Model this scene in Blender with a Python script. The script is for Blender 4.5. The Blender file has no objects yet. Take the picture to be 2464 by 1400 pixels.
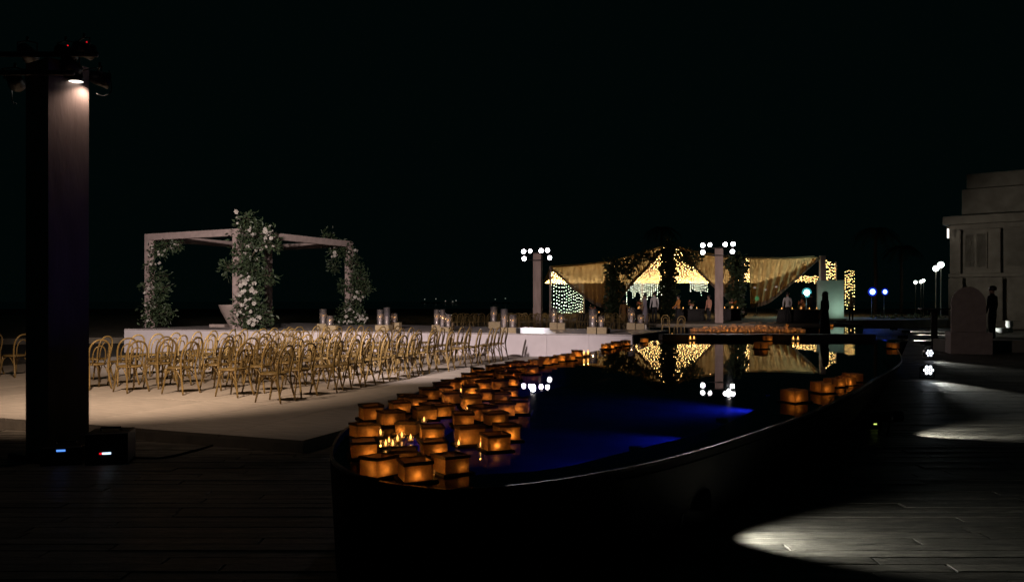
import bpy, math, random
from mathutils import Vector, Matrix
random.seed(7)
R = random.Random(11)
sc = bpy.context.scene
COL = sc.collection
F, HZ, CX, EYE = 1900.0, 725.0, 1232.0, 1.75      # focal length in photo pixels, horizon row, centre column, eye height

# ------------------------------------------------------------------ camera, sky, exposure
cam_d = bpy.data.cameras.new('camera')
cam = bpy.data.objects.new('camera', cam_d); COL.objects.link(cam)
cam.location = (0, 0, EYE); cam.rotation_euler = (math.pi / 2, 0, 0)
cam_d.sensor_width = 36; cam_d.lens = 36 * F / 2464
cam_d.shift_y = (HZ - 700) / 2464
cam_d.clip_start = 0.1; cam_d.clip_end = 9000
sc.camera = cam
w = bpy.data.worlds.new('World'); sc.world = w; w.use_nodes = True
bg = w.node_tree.nodes['Background']
bg.inputs['Color'].default_value = (0.00035, 0.0016, 0.0015, 1); bg.inputs['Strength'].default_value = 1.0
sc.view_settings.view_transform = 'Standard'; sc.view_settings.look = 'None'
sc.view_settings.exposure = 0; sc.view_settings.gamma = 1
cy = sc.cycles
cy.use_denoising = True; cy.use_light_tree = True
cy.max_bounces = 7; cy.diffuse_bounces = 2; cy.glossy_bounces = 3; cy.transmission_bounces = 3; cy.transparent_max_bounces = 16
cy.caustics_reflective = False; cy.caustics_refractive = False; cy.sample_clamp_indirect = 3

# ------------------------------------------------------------------ projection helpers (a pixel of the photo -> a point of the place)
def P(px, py, z):
    s = (py - HZ) / (EYE - z)
    return Vector(((px - CX) / s, F / s, z))
def Q(px, py, Y):
    return Vector(((px - CX) * Y / F, Y, EYE - (py - HZ) * Y / F))

# ------------------------------------------------------------------ materials
def new_mat(name):
    m = bpy.data.materials.new(name); m.use_nodes = True
    nt = m.node_tree; nt.nodes.clear()
    return m, nt, nt.nodes.new('ShaderNodeOutputMaterial')
def L(nt, a, b): nt.links.new(a, b)
def pbr(name, col, rough=0.6, var=0.25, scale=8.0, bump=0.0, spec=0.5, metal=0.0, stretch=(1, 1, 1), island=0.0, sheen=0.0, bscale=None):
    m, nt, out = new_mat(name)
    b = nt.nodes.new('ShaderNodeBsdfPrincipled')
    b.inputs['Roughness'].default_value = rough; b.inputs['Metallic'].default_value = metal
    b.inputs['Specular IOR Level'].default_value = spec
    tc = nt.nodes.new('ShaderNodeTexCoord'); mp = nt.nodes.new('ShaderNodeMapping')
    mp.inputs['Scale'].default_value = stretch
    L(nt, tc.outputs['Object'], mp.inputs['Vector'])
    n = nt.nodes.new('ShaderNodeTexNoise'); n.inputs['Scale'].default_value = scale; n.inputs['Detail'].default_value = 6
    L(nt, mp.outputs['Vector'], n.inputs['Vector'])
    r = nt.nodes.new('ShaderNodeMapRange')
    r.inputs['From Min'].default_value = .3; r.inputs['From Max'].default_value = .7
    r.inputs['To Min'].default_value = 1 - var; r.inputs['To Max'].default_value = 1 + var
    L(nt, n.outputs['Fac'], r.inputs['Value'])
    fac = r.outputs['Result']
    if island:
        g = nt.nodes.new('ShaderNodeNewGeometry'); oi = nt.nodes.new('ShaderNodeObjectInfo')
        ad = nt.nodes.new('ShaderNodeMath'); ad.operation = 'ADD'
        L(nt, g.outputs['Random Per Island'], ad.inputs[0]); L(nt, oi.outputs['Random'], ad.inputs[1])
        fr = nt.nodes.new('ShaderNodeMath'); fr.operation = 'FRACT'; L(nt, ad.outputs[0], fr.inputs[0])
        r2 = nt.nodes.new('ShaderNodeMapRange')
        r2.inputs['To Min'].default_value = 1 - island; r2.inputs['To Max'].default_value = 1 + island
        L(nt, fr.outputs[0], r2.inputs['Value'])
        mu = nt.nodes.new('ShaderNodeMath'); mu.operation = 'MULTIPLY'
        L(nt, fac, mu.inputs[0]); L(nt, r2.outputs['Result'], mu.inputs[1]); fac = mu.outputs[0]
    vm = nt.nodes.new('ShaderNodeVectorMath'); vm.operation = 'SCALE'
    vm.inputs[0].default_value = col[:3]; L(nt, fac, vm.inputs['Scale'])
    L(nt, vm.outputs[0], b.inputs['Base Color'])
    if bump:
        n2 = nt.nodes.new('ShaderNodeTexNoise'); n2.inputs['Scale'].default_value = bscale or scale * 4; n2.inputs['Detail'].default_value = 5
        L(nt, mp.outputs['Vector'], n2.inputs['Vector'])
        bp = nt.nodes.new('ShaderNodeBump'); bp.inputs['Strength'].default_value = bump; bp.inputs['Distance'].default_value = .02
        L(nt, n2.outputs['Fac'], bp.inputs['Height']); L(nt, bp.outputs['Normal'], b.inputs['Normal'])
    L(nt, b.outputs[0], out.inputs['Surface'])
    return m
def emit(name, col, strength, sampled=True):
    m, nt, out = new_mat(name)
    e = nt.nodes.new('ShaderNodeEmission'); e.inputs['Color'].default_value = (*col, 1); e.inputs['Strength'].default_value = strength
    L(nt, e.outputs[0], out.inputs['Surface'])
    if not sampled: m.cycles.emission_sampling = 'NONE'
    return m
def fabric(name, col, trans=0.5, clear=0.0, scale=40, var=.2):
    """translucent cloth or paper; 'clear' is the open part of a loose weave"""
    m, nt, out = new_mat(name)
    tc = nt.nodes.new('ShaderNodeTexCoord')
    n = nt.nodes.new('ShaderNodeTexNoise'); n.inputs['Scale'].default_value = scale; n.inputs['Detail'].default_value = 4
    L(nt, tc.outputs['Object'], n.inputs['Vector'])
    r = nt.nodes.new('ShaderNodeMapRange'); r.inputs['From Min'].default_value = .3; r.inputs['From Max'].default_value = .7
    r.inputs['To Min'].default_value = 1 - var; r.inputs['To Max'].default_value = 1 + var
    L(nt, n.outputs['Fac'], r.inputs['Value'])
    vm = nt.nodes.new('ShaderNodeVectorMath'); vm.operation = 'SCALE'; vm.inputs[0].default_value = col[:3]
    L(nt, r.outputs['Result'], vm.inputs['Scale'])
    d = nt.nodes.new('ShaderNodeBsdfDiffuse'); t = nt.nodes.new('ShaderNodeBsdfTranslucent')
    L(nt, vm.outputs[0], d.inputs['Color']); L(nt, vm.outputs[0], t.inputs['Color'])
    mx = nt.nodes.new('ShaderNodeMixShader'); mx.inputs[0].default_value = trans
    L(nt, d.outputs[0], mx.inputs[1]); L(nt, t.outputs[0], mx.inputs[2]); last = mx
    if clear:
        tr = nt.nodes.new('ShaderNodeBsdfTransparent'); m2 = nt.nodes.new('ShaderNodeMixShader'); m2.inputs[0].default_value = clear
        L(nt, mx.outputs[0], m2.inputs[1]); L(nt, tr.outputs[0], m2.inputs[2]); last = m2
    L(nt, last.outputs[0], out.inputs['Surface'])
    return m
def clear_mat(name, tint, ior, rough, ripple=0.0, rscale=3.0, veil=0.0):
    m, nt, out = new_mat(name)
    tr = nt.nodes.new('ShaderNodeBsdfTransparent'); tr.inputs['Color'].default_value = (*tint, 1)
    g = nt.nodes.new('ShaderNodeBsdfGlossy'); g.inputs['Roughness'].default_value = rough
    fr = nt.nodes.new('ShaderNodeFresnel'); fr.inputs['IOR'].default_value = ior
    mx = nt.nodes.new('ShaderNodeMixShader')
    L(nt, fr.outputs[0], mx.inputs[0]); L(nt, tr.outputs[0], mx.inputs[1]); L(nt, g.outputs[0], mx.inputs[2])
    if ripple:
        tc = nt.nodes.new('ShaderNodeTexCoord')
        n = nt.nodes.new('ShaderNodeTexNoise'); n.inputs['Scale'].default_value = rscale; n.inputs['Detail'].default_value = 3
        L(nt, tc.outputs['Object'], n.inputs['Vector'])
        bp = nt.nodes.new('ShaderNodeBump'); bp.inputs['Strength'].default_value = ripple; bp.inputs['Distance'].default_value = .01
        L(nt, n.outputs['Fac'], bp.inputs['Height']); L(nt, bp.outputs['Normal'], g.inputs['Normal'])
    if veil:
        df = nt.nodes.new('ShaderNodeBsdfDiffuse'); m3 = nt.nodes.new('ShaderNodeMixShader'); m3.inputs[0].default_value = veil  # pale diffuse share imitates light catching on the glass
        df.inputs['Color'].default_value = (.8, .74, .76, 1); L(nt, mx.outputs[0], m3.inputs[1]); L(nt, df.outputs[0], m3.inputs[2]); mx = m3
    L(nt, mx.outputs[0], out.inputs['Surface'])
    return m

M = dict(
    deck=pbr('weathered_deck', (.125, .11, .09), .45, .6, 4, .7, .3, stretch=(1, 5, 1), island=.35, bscale=22),
    ground=pbr('ground', (.06, .055, .045), .9, .3, 1, .3),
    sand=pbr('sand', (.22, .19, .15), .95, .25, 2, .5, .1),
    sea=pbr('sea', (.004, .01, .014), .15, .2, .3, .4),
    platform=pbr('limed_board', (.46, .40, .34), .75, .16, 2.2, .2, .25, stretch=(1, 7, 1), island=.13),
    white=pbr('white_board', (.66, .60, .62), .6, .07, 2.5, .1, .3, island=.03),
    stagetop=pbr('stage_top', (.42, .37, .36), .38, .2, 3, .15, .5),
    wood=pbr('gold_bentwood', (.235, .155, .052), .38, .3, 14, .1, .45, stretch=(1, 1, .25), island=.28),
    cane=pbr('cane_seat', (.21, .135, .05), .6, .3, 60, .3, island=.2),
    postwood=pbr('grey_pink_timber', (.34, .26, .235), .7, .2, 5, .2, .2, stretch=(1, 1, .2), island=.06),
    pergola=pbr('blush_timber', (.42, .33, .31), .6, .14, 6, .1, .2),
    kraft=pbr('pale_ply', (.42, .33, .20), .65, .18, 9, .1, .2, stretch=(1, 1, 4)),
    black=pbr('black_metal', (.012, .012, .012), .4, .2, 10),
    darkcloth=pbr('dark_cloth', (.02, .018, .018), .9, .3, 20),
    tile=pbr('dark_pool_tile', (.006, .007, .008), .6, .4, 9, .25, .08, stretch=(5, 5, .4)),
    coping=pbr('wet_dark_stone', (.02, .02, .021), .3, .35, 14, .5, .5),
    shelf=pbr('dark_pool_shelf', (.008, .009, .011), .6, .3, 6),
    basin=pbr('pool_plaster', (.20, .21, .23), .7, .25, 2, .1),
    stone=pbr('cut_stone', (.30, .275, .235), .85, .2, 1.5, .3, .2, bscale=12),
    arch=pbr('plaster_pink', (.42, .34, .31), .8, .12, 5, .15, .2),
    wax=pbr('wax', (.75, .68, .58), .5, .05, 9),
    leaf=pbr('leaf', (.036, .056, .026), .5, .3, 5, 0, .4, island=.6),
    bark=pbr('bark', (.10, .075, .055), .9, .4, 12, .5),
    petal=pbr('petal', (.45, .42, .38), .6, .1, 9, island=.15),
    hedge=pbr('hedge_leaf', (.09, .10, .03), .6, .3, 5, island=.5),
    skin=pbr('skin', (.34, .19, .13), .55, .08, 20),
    hair=pbr('hair', (.012, .009, .007), .45, .3, 60),
    shirt=pbr('white_shirt', (.6, .56, .56), .8, .1, 20),
    dark=pbr('dark_clothing', (.012, .012, .014), .85, .3, 20),
    pale=pbr('pale_dress', (.45, .40, .46), .8, .1, 20),
    gold=pbr('amber_dress', (.35, .17, .05), .7, .15, 20),
    peach=pbr('peach_top', (.50, .24, .16), .8, .1, 20),
    orange=pbr('orange_top', (.5, .2, .04), .8, .1, 20),
    greenpanel=pbr('rendered_wall', (.55, .62, .56), .8, .08, 2, .1),
    china=pbr('white_china', (.7, .7, .68), .3, .05, 9),
    paper=fabric('lantern_paper', (.43, .29, .18), .5, 0, 60, .12),
    paperrim=pbr('shaded_folded_rim', (.11, .08, .05), .85, .3, 30, .2),  # folded rim, coloured dark for the unlit top of the paper
    raft=pbr('black_raft', (.010, .010, .010), .8, .3, 20),
    canvas=fabric('tent_gauze', (.34, .215, .10), .62, .11, 3, .12),
    hem=fabric('tent_hem', (.22, .16, .115), .2, 0, 3, .15),
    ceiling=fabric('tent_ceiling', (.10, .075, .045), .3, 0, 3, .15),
    water=clear_mat('pool_water', (.55, .62, .8), 1.33, .012, .02, 3.0),
    glass=clear_mat('hurricane_glass', (.86, .84, .86), 1.5, .12, veil=.07),
    flame=emit('flame', (1, .45, .10), 3.5),
    warm_bulb=emit('warm_bulb', (1, .60, .20), 14),
    cool_bulb=emit('cool_bulb', (.95, 1, .68), 6),
    lens=emit('lit_lens', (1, .93, .97), 20),
    dimlens=emit('dim_lens', (1, .9, .8), 2.2),
    parlens=emit('par_lens', (.85, .93, 1), 7),
    parlens_low=emit('par_lens_low', (.85, .9, 1), 3),
    blue=emit('blue_halo', (.01, .04, 1), .5),  # glow colour of the added halo rings
    bluew=emit('blue_white_beam', (.35, .6, 1), 5),
    cyan=emit('cyan_beam', (.6, 1, .97), 8),
    cyanhalo=emit('cyan_halo', (.08, .55, .6), .7),
    green=emit('green_beam', (.03, .8, .3), 1.3),
    globe=emit('globe_glass', (.95, 1, .92), 5),
    red=emit('red_led', (1, .01, .02), .9),
    bluel=emit('blue_led', (.1, .3, 1), 1.3),
    whitel=emit('ice_led', (.6, .8, 1), 2.0),
    yellowl=emit('yellow_led', (.6, .8, .15), 1.4),
    speck=emit('boat_light', (.9, .9, .75), .35),
)

# ------------------------------------------------------------------ mesh builder
def catmull(pts, n):
    pts = [Vector(p) for p in pts]; out = []
    ext = [pts[0] * 2 - pts[1]] + pts + [pts[-1] * 2 - pts[-2]]
    for i in range(1, len(ext) - 2):
        p0, p1, p2, p3 = ext[i - 1:i + 3]
        for k in range(n):
            t = k / n
            out.append(.5 * ((2 * p1) + (p2 - p0) * t + (2 * p0 - 5 * p1 + 4 * p2 - p3) * t * t + (3 * p1 - p0 - 3 * p2 + p3) * t ** 3))
    out.append(pts[-1]); return out
class MB:
    def __init__(s): s.v = []; s.f = []; s.m = []; s.sm = []
    def add(s, vs, fs, mi=0, smooth=False, mat=None):
        b = len(s.v)
        s.v += [tuple(mat @ Vector(v)) if mat else tuple(v) for v in vs]
        for f in fs: s.f.append([b + i for i in f]); s.m.append(mi); s.sm.append(smooth)
        return s
    def box(s, c, d, rz=0, mi=0, mat=None, bev=0):
        x, y, z = d[0] / 2, d[1] / 2, d[2] / 2
        mt = Matrix.Translation(Vector(c)) @ Matrix.Rotation(rz, 4, 'Z')
        if mat: mt = mat @ mt
        if bev:
            b = bev; vs = []; 
            for zz, k in ((-z, 0), (z - b, 0), (z, b)):
                vs += [(-x + k, -y + k, zz), (x - k, -y + k, zz), (x - k, y - k, zz), (-x + k, y - k, zz)]
            fs = [(3, 2, 1, 0), (8, 9, 10, 11)]
            for l in (0, 4): fs += [(l + i, l + (i + 1) % 4, l + 4 + (i + 1) % 4, l + 4 + i) for i in range(4)]
            return s.add(vs, fs, mi, False, mt)
        vs = [(-x, -y, -z), (x, -y, -z), (x, y, -z), (-x, y, -z), (-x, -y, z), (x, -y, z), (x, y, z), (-x, y, z)]
        return s.add(vs, [(3, 2, 1, 0), (4, 5, 6, 7), (0, 1, 5, 4), (1, 2, 6, 5), (2, 3, 7, 6), (3, 0, 4, 7)], mi, False, mt)
    def tube(s, pts, r, n=6, mi=0, caps=True, mat=None):
        pts = [Vector(p) for p in pts]; k = len(pts); vs = []; fs = []
        up = None
        for i, p in enumerate(pts):
            t = (pts[min(i + 1, k - 1)] - pts[max(i - 1, 0)]).normalized()
            if up is None: up = Vector((0, 0, 1)) if abs(t.z) < .9 else Vector((1, 0, 0))
            a = t.cross(up)
            if a.length < 1e-5: a = t.orthogonal()
            a.normalize(); b = t.cross(a).normalized(); up = -b if False else a.cross(t).normalized()
            rr = r[i] if isinstance(r, (list, tuple)) else r
            for j in range(n):
                an = 2 * math.pi * j / n
                vs.append(p + a * math.cos(an) * rr + b * math.sin(an) * rr)
        for i in range(k - 1):
            for j in range(n):
                fs.append((i * n + j, (i + 1) * n + j, (i + 1) * n + (j + 1) % n, i * n + (j + 1) % n))
        if caps: fs += [tuple(range(n)), tuple(range((k - 1) * n, k * n))[::-1]]
        return s.add(vs, fs, mi, True, mat)
    def lathe(s, prof, n=12, mi=0, c=(0, 0, 0), sx=1, sy=1, mat=None):
        vs = []; fs = []
        for (r, z) in prof:
            for j in range(n):
                a = 2 * math.pi * j / n
                vs.append((c[0] + r * math.cos(a) * sx, c[1] + r * math.sin(a) * sy, c[2] + z))
        for i in range(len(prof) - 1):
            for j in range(n): fs.append((i * n + j, i * n + (j + 1) % n, (i + 1) * n + (j + 1) % n, (i + 1) * n + j))
        if prof[0][0] > 1e-4: fs.append(tuple(range(n))[::-1])
        if prof[-1][0] > 1e-4: fs.append(tuple(range((len(prof) - 1) * n, len(prof) * n)))
        return s.add(vs, fs, mi, True, mat)
    def ball(s, c, r, n=8, k=6, mi=0, sz=1, mat=None):
        return s.lathe([(max(r * math.sin(math.pi * i / k), 1e-5), -r * sz * math.cos(math.pi * i / k)) for i in range(k + 1)], n, mi, c, mat=mat)
    def octa(s, c, r, mi=0):
        x, y, z = c
        return s.add([(x + r, y, z), (x - r, y, z), (x, y + r, z), (x, y - r, z), (x, y, z + r), (x, y, z - r)],
                     [(0, 2, 4), (2, 1, 4), (1, 3, 4), (3, 0, 4), (2, 0, 5), (1, 2, 5), (3, 1, 5), (0, 3, 5)], mi)
    def grid(s, rows, mi=0, smooth=True):
        k = len(rows[0]); vs = [p for r_ in rows for p in r_]; fs = []
        for i in range(len(rows) - 1):
            for j in range(k - 1): fs.append((i * k + j, i * k + j + 1, (i + 1) * k + j + 1, (i + 1) * k + j))
        return s.add(vs, fs, mi, smooth)
    def prism(s, poly, z0, z1, mi=0, top=True, bottom=False):
        n = len(poly)
        vs = [(p[0], p[1], z0) for p in poly] + [(p[0], p[1], z1) for p in poly]
        fs = [(i, (i + 1) % n, n + (i + 1) % n, n + i) for i in range(n)]
        if top: fs.append(tuple(range(n, 2 * n)))
        if bottom: fs.append(tuple(range(n))[::-1])
        return s.add(vs, fs, mi)
    def mesh(s, name, mats):
        me = bpy.data.meshes.new(name); me.from_pydata(s.v, [], s.f)
        for m in (mats if isinstance(mats, (list, tuple)) else [mats]): me.materials.append(m)
        me.polygons.foreach_set('material_index', s.m); me.polygons.foreach_set('use_smooth', s.sm)
        me.update(); return me
    def build(s, name, mats, parent=None, loc=None, rz=0):
        o = bpy.data.objects.new(name, s.mesh(name, mats)); COL.objects.link(o)
        if parent: o.parent = parent
        if loc is not None: o.location = loc
        o.rotation_euler.z = rz
        return o
def obj(name, me, parent=None, loc=None, rz=0):
    o = bpy.data.objects.new(name, me); COL.objects.link(o)
    if parent: o.parent = parent
    if loc is not None: o.location = loc
    o.rotation_euler.z = rz; return o
def tag(o, label=None, cat=None, group=None, kind=None):
    if label: o['label'] = label
    if cat: o['category'] = cat
    if group: o['group'] = group
    if kind: o['kind'] = kind
    return o
def thing(name, label, cat, loc=(0, 0, 0), rz=0, group=None):
    o = bpy.data.objects.new(name, None); COL.objects.link(o); o.location = loc; o.rotation_euler.z = rz
    o.empty_display_size = .2
    return tag(o, label, cat, group)
def copy_tree(o, parent=None):
    c = o.copy(); COL.objects.link(c)
    if parent: c.parent = parent
    for ch in o.children: copy_tree(ch, c)
    return c
def point(name, loc, power, col, r=.02, parent=None):
    d = bpy.data.lights.new(name, 'POINT'); d.energy = power; d.color = col; d.shadow_soft_size = r
    o = bpy.data.objects.new(name, d); COL.objects.link(o); o.location = loc
    if parent: o.parent = parent
    return o
def spot(name, loc, target, power, col, cone, blend=.5, r=.08, parent=None):
    d = bpy.data.lights.new(name, 'SPOT'); d.energy = power; d.color = col; d.shadow_soft_size = r
    d.spot_size = math.radians(cone); d.spot_blend = blend
    o = bpy.data.objects.new(name, d); COL.objects.link(o)
    q = (Vector(target) - Vector(loc)).to_track_quat('-Z', 'Y')
    o.location = loc; o.rotation_euler = q.to_euler()
    if parent: o.parent = parent
    return o
ORD = 'zeroth first second third fourth fifth sixth seventh eighth ninth tenth eleventh twelfth thirteenth fourteenth fifteenth sixteenth seventeenth eighteenth nineteenth twentieth'.split()
TENS = {2: 'twenty', 3: 'thirty', 4: 'forty'}
def ordw(i):
    if i <= 20: return ORD[i]
    return TENS[i // 10] + ('-' + ORD[i % 10] if i % 10 else '').replace('-zeroth', '') if i % 10 else TENS[i // 10][:-1] + 'ieth'

# ------------------------------------------------------------------ the setting: ground, beach, sea, deck
g = MB().box((0, 60, -.56), (400, 260, 1)); tag(g.build('ground', M['ground']), kind='structure')
sand = MB().prism([(-70, 22), (-8, 36), (6.2, 26), (6.2, 43.5), (6.2, 88), (-120, 88)], -.05, .2)
tag(sand.build('beach', M['sand']), kind='structure')
sea = MB().add([(-6000, 190, -.3), (6000, 190, -.3), (6000, 8000, -.3), (-6000, 8000, -.3)], [(0, 1, 2, 3)])
tag(sea.build('sea', M['sea']), kind='structure')

BW, BL = .145, 2.4
deck = tag(bpy.data.objects.new('deck', None), kind='structure'); COL.objects.link(deck)
pl = MB().box((0, 0, -.0175), (BL - .016, BW - .007, .035), bev=.003).mesh('plank', M['deck'])
far = MB(); row = 0; y = 3.6
while y < 51:
    off = R.uniform(0, BL)
    half = 5.0 if y < 7.6 else (.72 * y + 2.5)
    x = -half - off
    while x < half + BL:
        h = R.uniform(-.004, .002)
        if y < 7.55 and -4.6 < x < 5.6:
            obj('plank', pl, deck, (x, y, h))
        elif y < 24 or x > 7:
            far.box((x, y, -.0175 + h), (BL - .016, BW - .007, .035))
        x += BL
    row += 1; y += BW
fb = far.build('plank_field', M['deck'], deck); fb['kind'] = 'stuff'

# ------------------------------------------------------------------ raised pool
RIM = [(-.356, 4.18), (-.72, 4.36), (-1.02, 4.72), (-1.2, 5.2), (-1.31, 6.1), (-1.24, 7.2), (-1.0, 9.0), (-.5, 10.9), (.05, 12.3), (.68, 13.8), (1.25, 14.9),
       (2.25, 17.2), (3.2, 19.0), (4.2, 20.55), (9.9, 20.7), (9.4, 19.3), (8.3, 17.0), (6.47, 13.1), (4.57, 10.0), (3.13, 7.75), (2.33, 6.62), (1.52, 5.59), (.97, 4.98), (.5, 4.58), (.02, 4.28)]
def smooth_ring(pts, n=5, hard=()):
    return [Vector((p[0], p[1], 0)) for p in catmull([(a, b, 0) for a, b in pts + pts[:1]], n)[:-1]]
rim = smooth_ring(RIM)
WZ = .75
INNER = [(-.28, 4.86), (-.75, 5.2), (-.85, 6.2), (-.8, 7.3), (-.55, 9.1), (-.05, 11.0), (.5, 12.3), (1.7, 14.8), (2.7, 17.1), (3.8, 19.0), (4.6, 20.2), (8.4, 20.3), (7.5, 18.0),
         (5.2, 13.6), (3.5, 10.2), (2.6, 8.2), (1.98, 7.09), (1.6, 6.5), (.79, 5.6), (.26, 5.05)]
inner = smooth_ring(INNER)
pool = thing('pool', 'dark raised oval pool with overflowing edge', 'pool', (0, 0, 0))
def inset(ring, d):
    n = len(ring); out = []
    for i in range(n):
        t = (ring[(i + 1) % n] - ring[i - 1]).normalized(); out.append(ring[i] + Vector((-t.y, t.x, 0)) * d)
    return out
area = sum(rim[i].x * rim[(i + 1) % len(rim)].y - rim[(i + 1) % len(rim)].x * rim[i].y for i in range(len(rim)))
sg = 1 if area > 0 else -1
def ringwall(mb, a, za, b, zb):
    n = len(a)
    vs = [(p.x, p.y, za) for p in a] + [(p.x, p.y, zb) for p in b]
    mb.add(vs, [(i, (i + 1) % n, n + (i + 1) % n, n + i) for i in range(n)], smooth=True)
wall = MB(); foot = [r_.lerp(q_, min(1, max(.1, (r_.x + .1) / .7))) for r_, q_ in zip(rim, inset(rim, .42 * sg))]; ringwall(wall, rim, WZ - .012, foot, -.02); wall.build('wall', M['tile'], pool)
cop = MB(); i1 = inset(rim, .022 * sg)
ringwall(cop, rim, WZ - .012, rim, WZ + .004); ringwall(cop, rim, WZ + .004, i1, WZ + .006); ringwall(cop, i1, WZ + .006, i1, WZ - .05)
cop.build('coping', M['coping'], pool)
sh = MB(); n1, n2 = len(rim), len(inner)
vs = [(p.x, p.y, WZ - .07) for p in i1] + [(p.x, p.y, WZ - .07) for p in inner]
fs = []; j = min(range(n2), key=lambda q: (inner[q] - i1[0]).length); 
# stitch the shelf between rim and basin edge
a, b = 0, 0
area2 = sum(inner[i].x * inner[(i + 1) % n2].y - inner[(i + 1) % n2].x * inner[i].y for i in range(n2)); dr = 1 if area2 * area > 0 else -1
while a < n1 or b < n2:
    ia, ib = a % n1, (j + dr * b) % n2; na, nb = (a + 1) % n1, (j + dr * (b + 1)) % n2
    if b >= n2 or (a < n1 and (i1[na] - inner[ib]).length < (i1[ia] - inner[nb]).length):
        fs.append((ia, na, n1 + ib)); a += 1
    else:
        fs.append((ia, n1 + nb, n1 + ib)); b += 1
sh.add(vs, fs); sh.build('shelf', M['shelf'], pool)
bs = MB(); ringwall(bs, inner, WZ - .07, inner, .35); bs.add([(p.x, p.y, .35) for p in inner], [tuple(range(n2))]); bs.build('basin', M['basin'], pool)
wat = MB().add([(p.x, p.y, WZ) for p in i1], [tuple(range(n1)) if area > 0 else tuple(range(n1))[::-1]]).build('pool_water', M['water']); tag(wat, kind='structure')
for (lx, ly, tx, ty, pw_) in ((3.3, 10.1, 1.2, 10.3, 46), (2.1, 7.9, .1, 7.4, 27), (1.0, 6.35, -.2, 7.4, 6)):
    MB().lathe([(.001, -.02), (.06, -.02), (.06, .02), (.001, .02)], 10).build('underwater_light', M['black'], pool, (lx, ly, .56))
    spot('underwater_beam', (lx - .1, ly + .03, .60), (tx, ty, .1), pw_, (.02, .035, 1), 112, 1.0, .05, pool)

spot('underwater_beam', (1.95, 7.85, .62), (0.05, 7.35, .76), 100, (.14, .06, 1), 26, 1.0, .04, pool)
bar = MB().box((0, 0, 0), (5.6, .55, .5), bev=.02).build('pool_weir', M['shelf'], None, (6.75, 21.0, .63))
tag(bar, 'low dark stone bar closing the far end of the raised pool', 'stone bar')
bar2 = MB().prism([(4.2, 21.4), (9.9, 21.4), (14.2, 31.2), (5.5, 31.2)], -.04, .42).build('walkway', M['shelf']); tag(bar2, kind='structure')
lowb = MB().prism([(5.9, 31.2), (13.9, 31.2), (19.4, 43.4), (6.3, 43.4)], -.03, .12).build('lower_pool_floor', M['shelf']); tag(lowb, kind='structure')
low = MB().add([(5.9, 31.22, .41), (13.85, 31.22, .41), (19.35, 43.4, .41), (6.3, 43.4, .41)], [(0, 1, 2, 3)]).build('lower_pool_water', M['water']); tag(low, kind='structure')
td = MB().prism([(6.25, 43.5), (19.3, 43.5), (20.2, 51.5), (26, 52.5), (38, 60), (38, 100), (2, 100), (2, 57), (6.25, 57)], -.04, .5).build('terrace', M['sand']); tag(td, kind='structure')

# ------------------------------------------------------------------ chair platform (limed panels)
C0 = Vector((-2.40, 9.08, 0)); U = Vector((-.933, .36, 0)); V = Vector((.36, .933, 0)); PZ = .15
yaw = math.atan2(V.y, V.x) - math.pi / 2
plat = thing('ceremony_platform', 'low pale timber platform under the gold chairs', 'platform', C0, 0)
pw, ph = 1.22, 2.44
for i in range(11):
    for k in range(7):
        c = U * (pw * (i + .5)) + V * (ph * (k + .5))
        q = C0 + c
        if q.y > 26.5 - .28 * (q.x + 12): continue
        if i == 0 and k == 0: pm = MB().box((0, 0, -.02), (pw - .011, ph - .011, .04), bev=.003).mesh('panel', M['platform'])
        p_ = obj('panel', pm, plat, (c.x, c.y, PZ + R.uniform(-.002, .002)), yaw)
sk = MB()
c = U * (pw * 5.5) + V * .02; sk.box((c.x, c.y, .055), (pw * 11 - .02, .03, .11), yaw)
c = V * (ph * 3) + U * .02; sk.box((c.x, c.y, .055), (.03, ph * 6, .11), yaw)
sk.build('skirt', M['platform'], plat)

# ------------------------------------------------------------------ white stage
SZ = .82
A_, B_, C_, D_ = Vector((-13.2, 26.9, 0)), Vector((3.37, 22.1, 0)), Vector((5.0, 25.3, 0)), Vector((-9.8, 34.6, 0))
stage = thing('stage', 'long white stage with a flat top behind the chairs', 'stage', A_)
MB().prism([p - A_ for p in (A_ + Vector((.02, .03, 0)), B_ + Vector((-.02, .03, 0)), C_, D_)], -.03, SZ - .04).build('core', M['darkcloth'], stage)
MB().prism([p - A_ for p in (A_, B_, C_, D_)], SZ - .036, SZ, bottom=True).build('top', M['stagetop'], stage)
d = (B_ - A_); ln = d.length; d.normalize(); nrm = Vector((d.y, -d.x, 0)); ang = math.atan2(d.y, d.x); npan = 14
pm = MB().box((0, 0, 0), (ln / npan - .006, .02, SZ - .05), bev=.002).mesh('panel', M['white'])
for i in range(npan):
    c = d * (ln * (i + .5) / npan) + nrm * R.uniform(.004, .008)
    obj('panel', pm, stage, (c.x, c.y, (SZ - .05) / 2 + .01), ang)
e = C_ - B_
MB().box((0, 0, 0), (e.length, .02, SZ - .05)).build('shaded_side_panel', M['darkcloth'], stage, ((B_ + C_) / 2 - A_ + Vector((.02, -.01, SZ / 2 - .02))), math.atan2(e.y, e.x))  # dark colour stands in for shade on the side turned from the lamps
tw = MB()
def twig(mb, base, h, n, spread):
    for _ in range(n):
        tip = Vector((R.uniform(-spread, spread), R.uniform(-spread * .4, spread * .4), h * R.uniform(.6, 1)))
        mb.tube(catmull([base, base + tip * .5 + Vector((R.uniform(-.03, .03), 0, 0)), base + tip], 3), [.006] * 3 + [.004] * 3 + [.002], 4)
twig(tw, Vector((0, 0, 0)), .55, 9, .16)
tag(tw.build('dry_twig_plant', M['bark'], None, P(1300, 856, PZ) + Vector((0, -.1, 0))), 'wispy dry twigs standing against the white stage front', 'plant')

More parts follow.
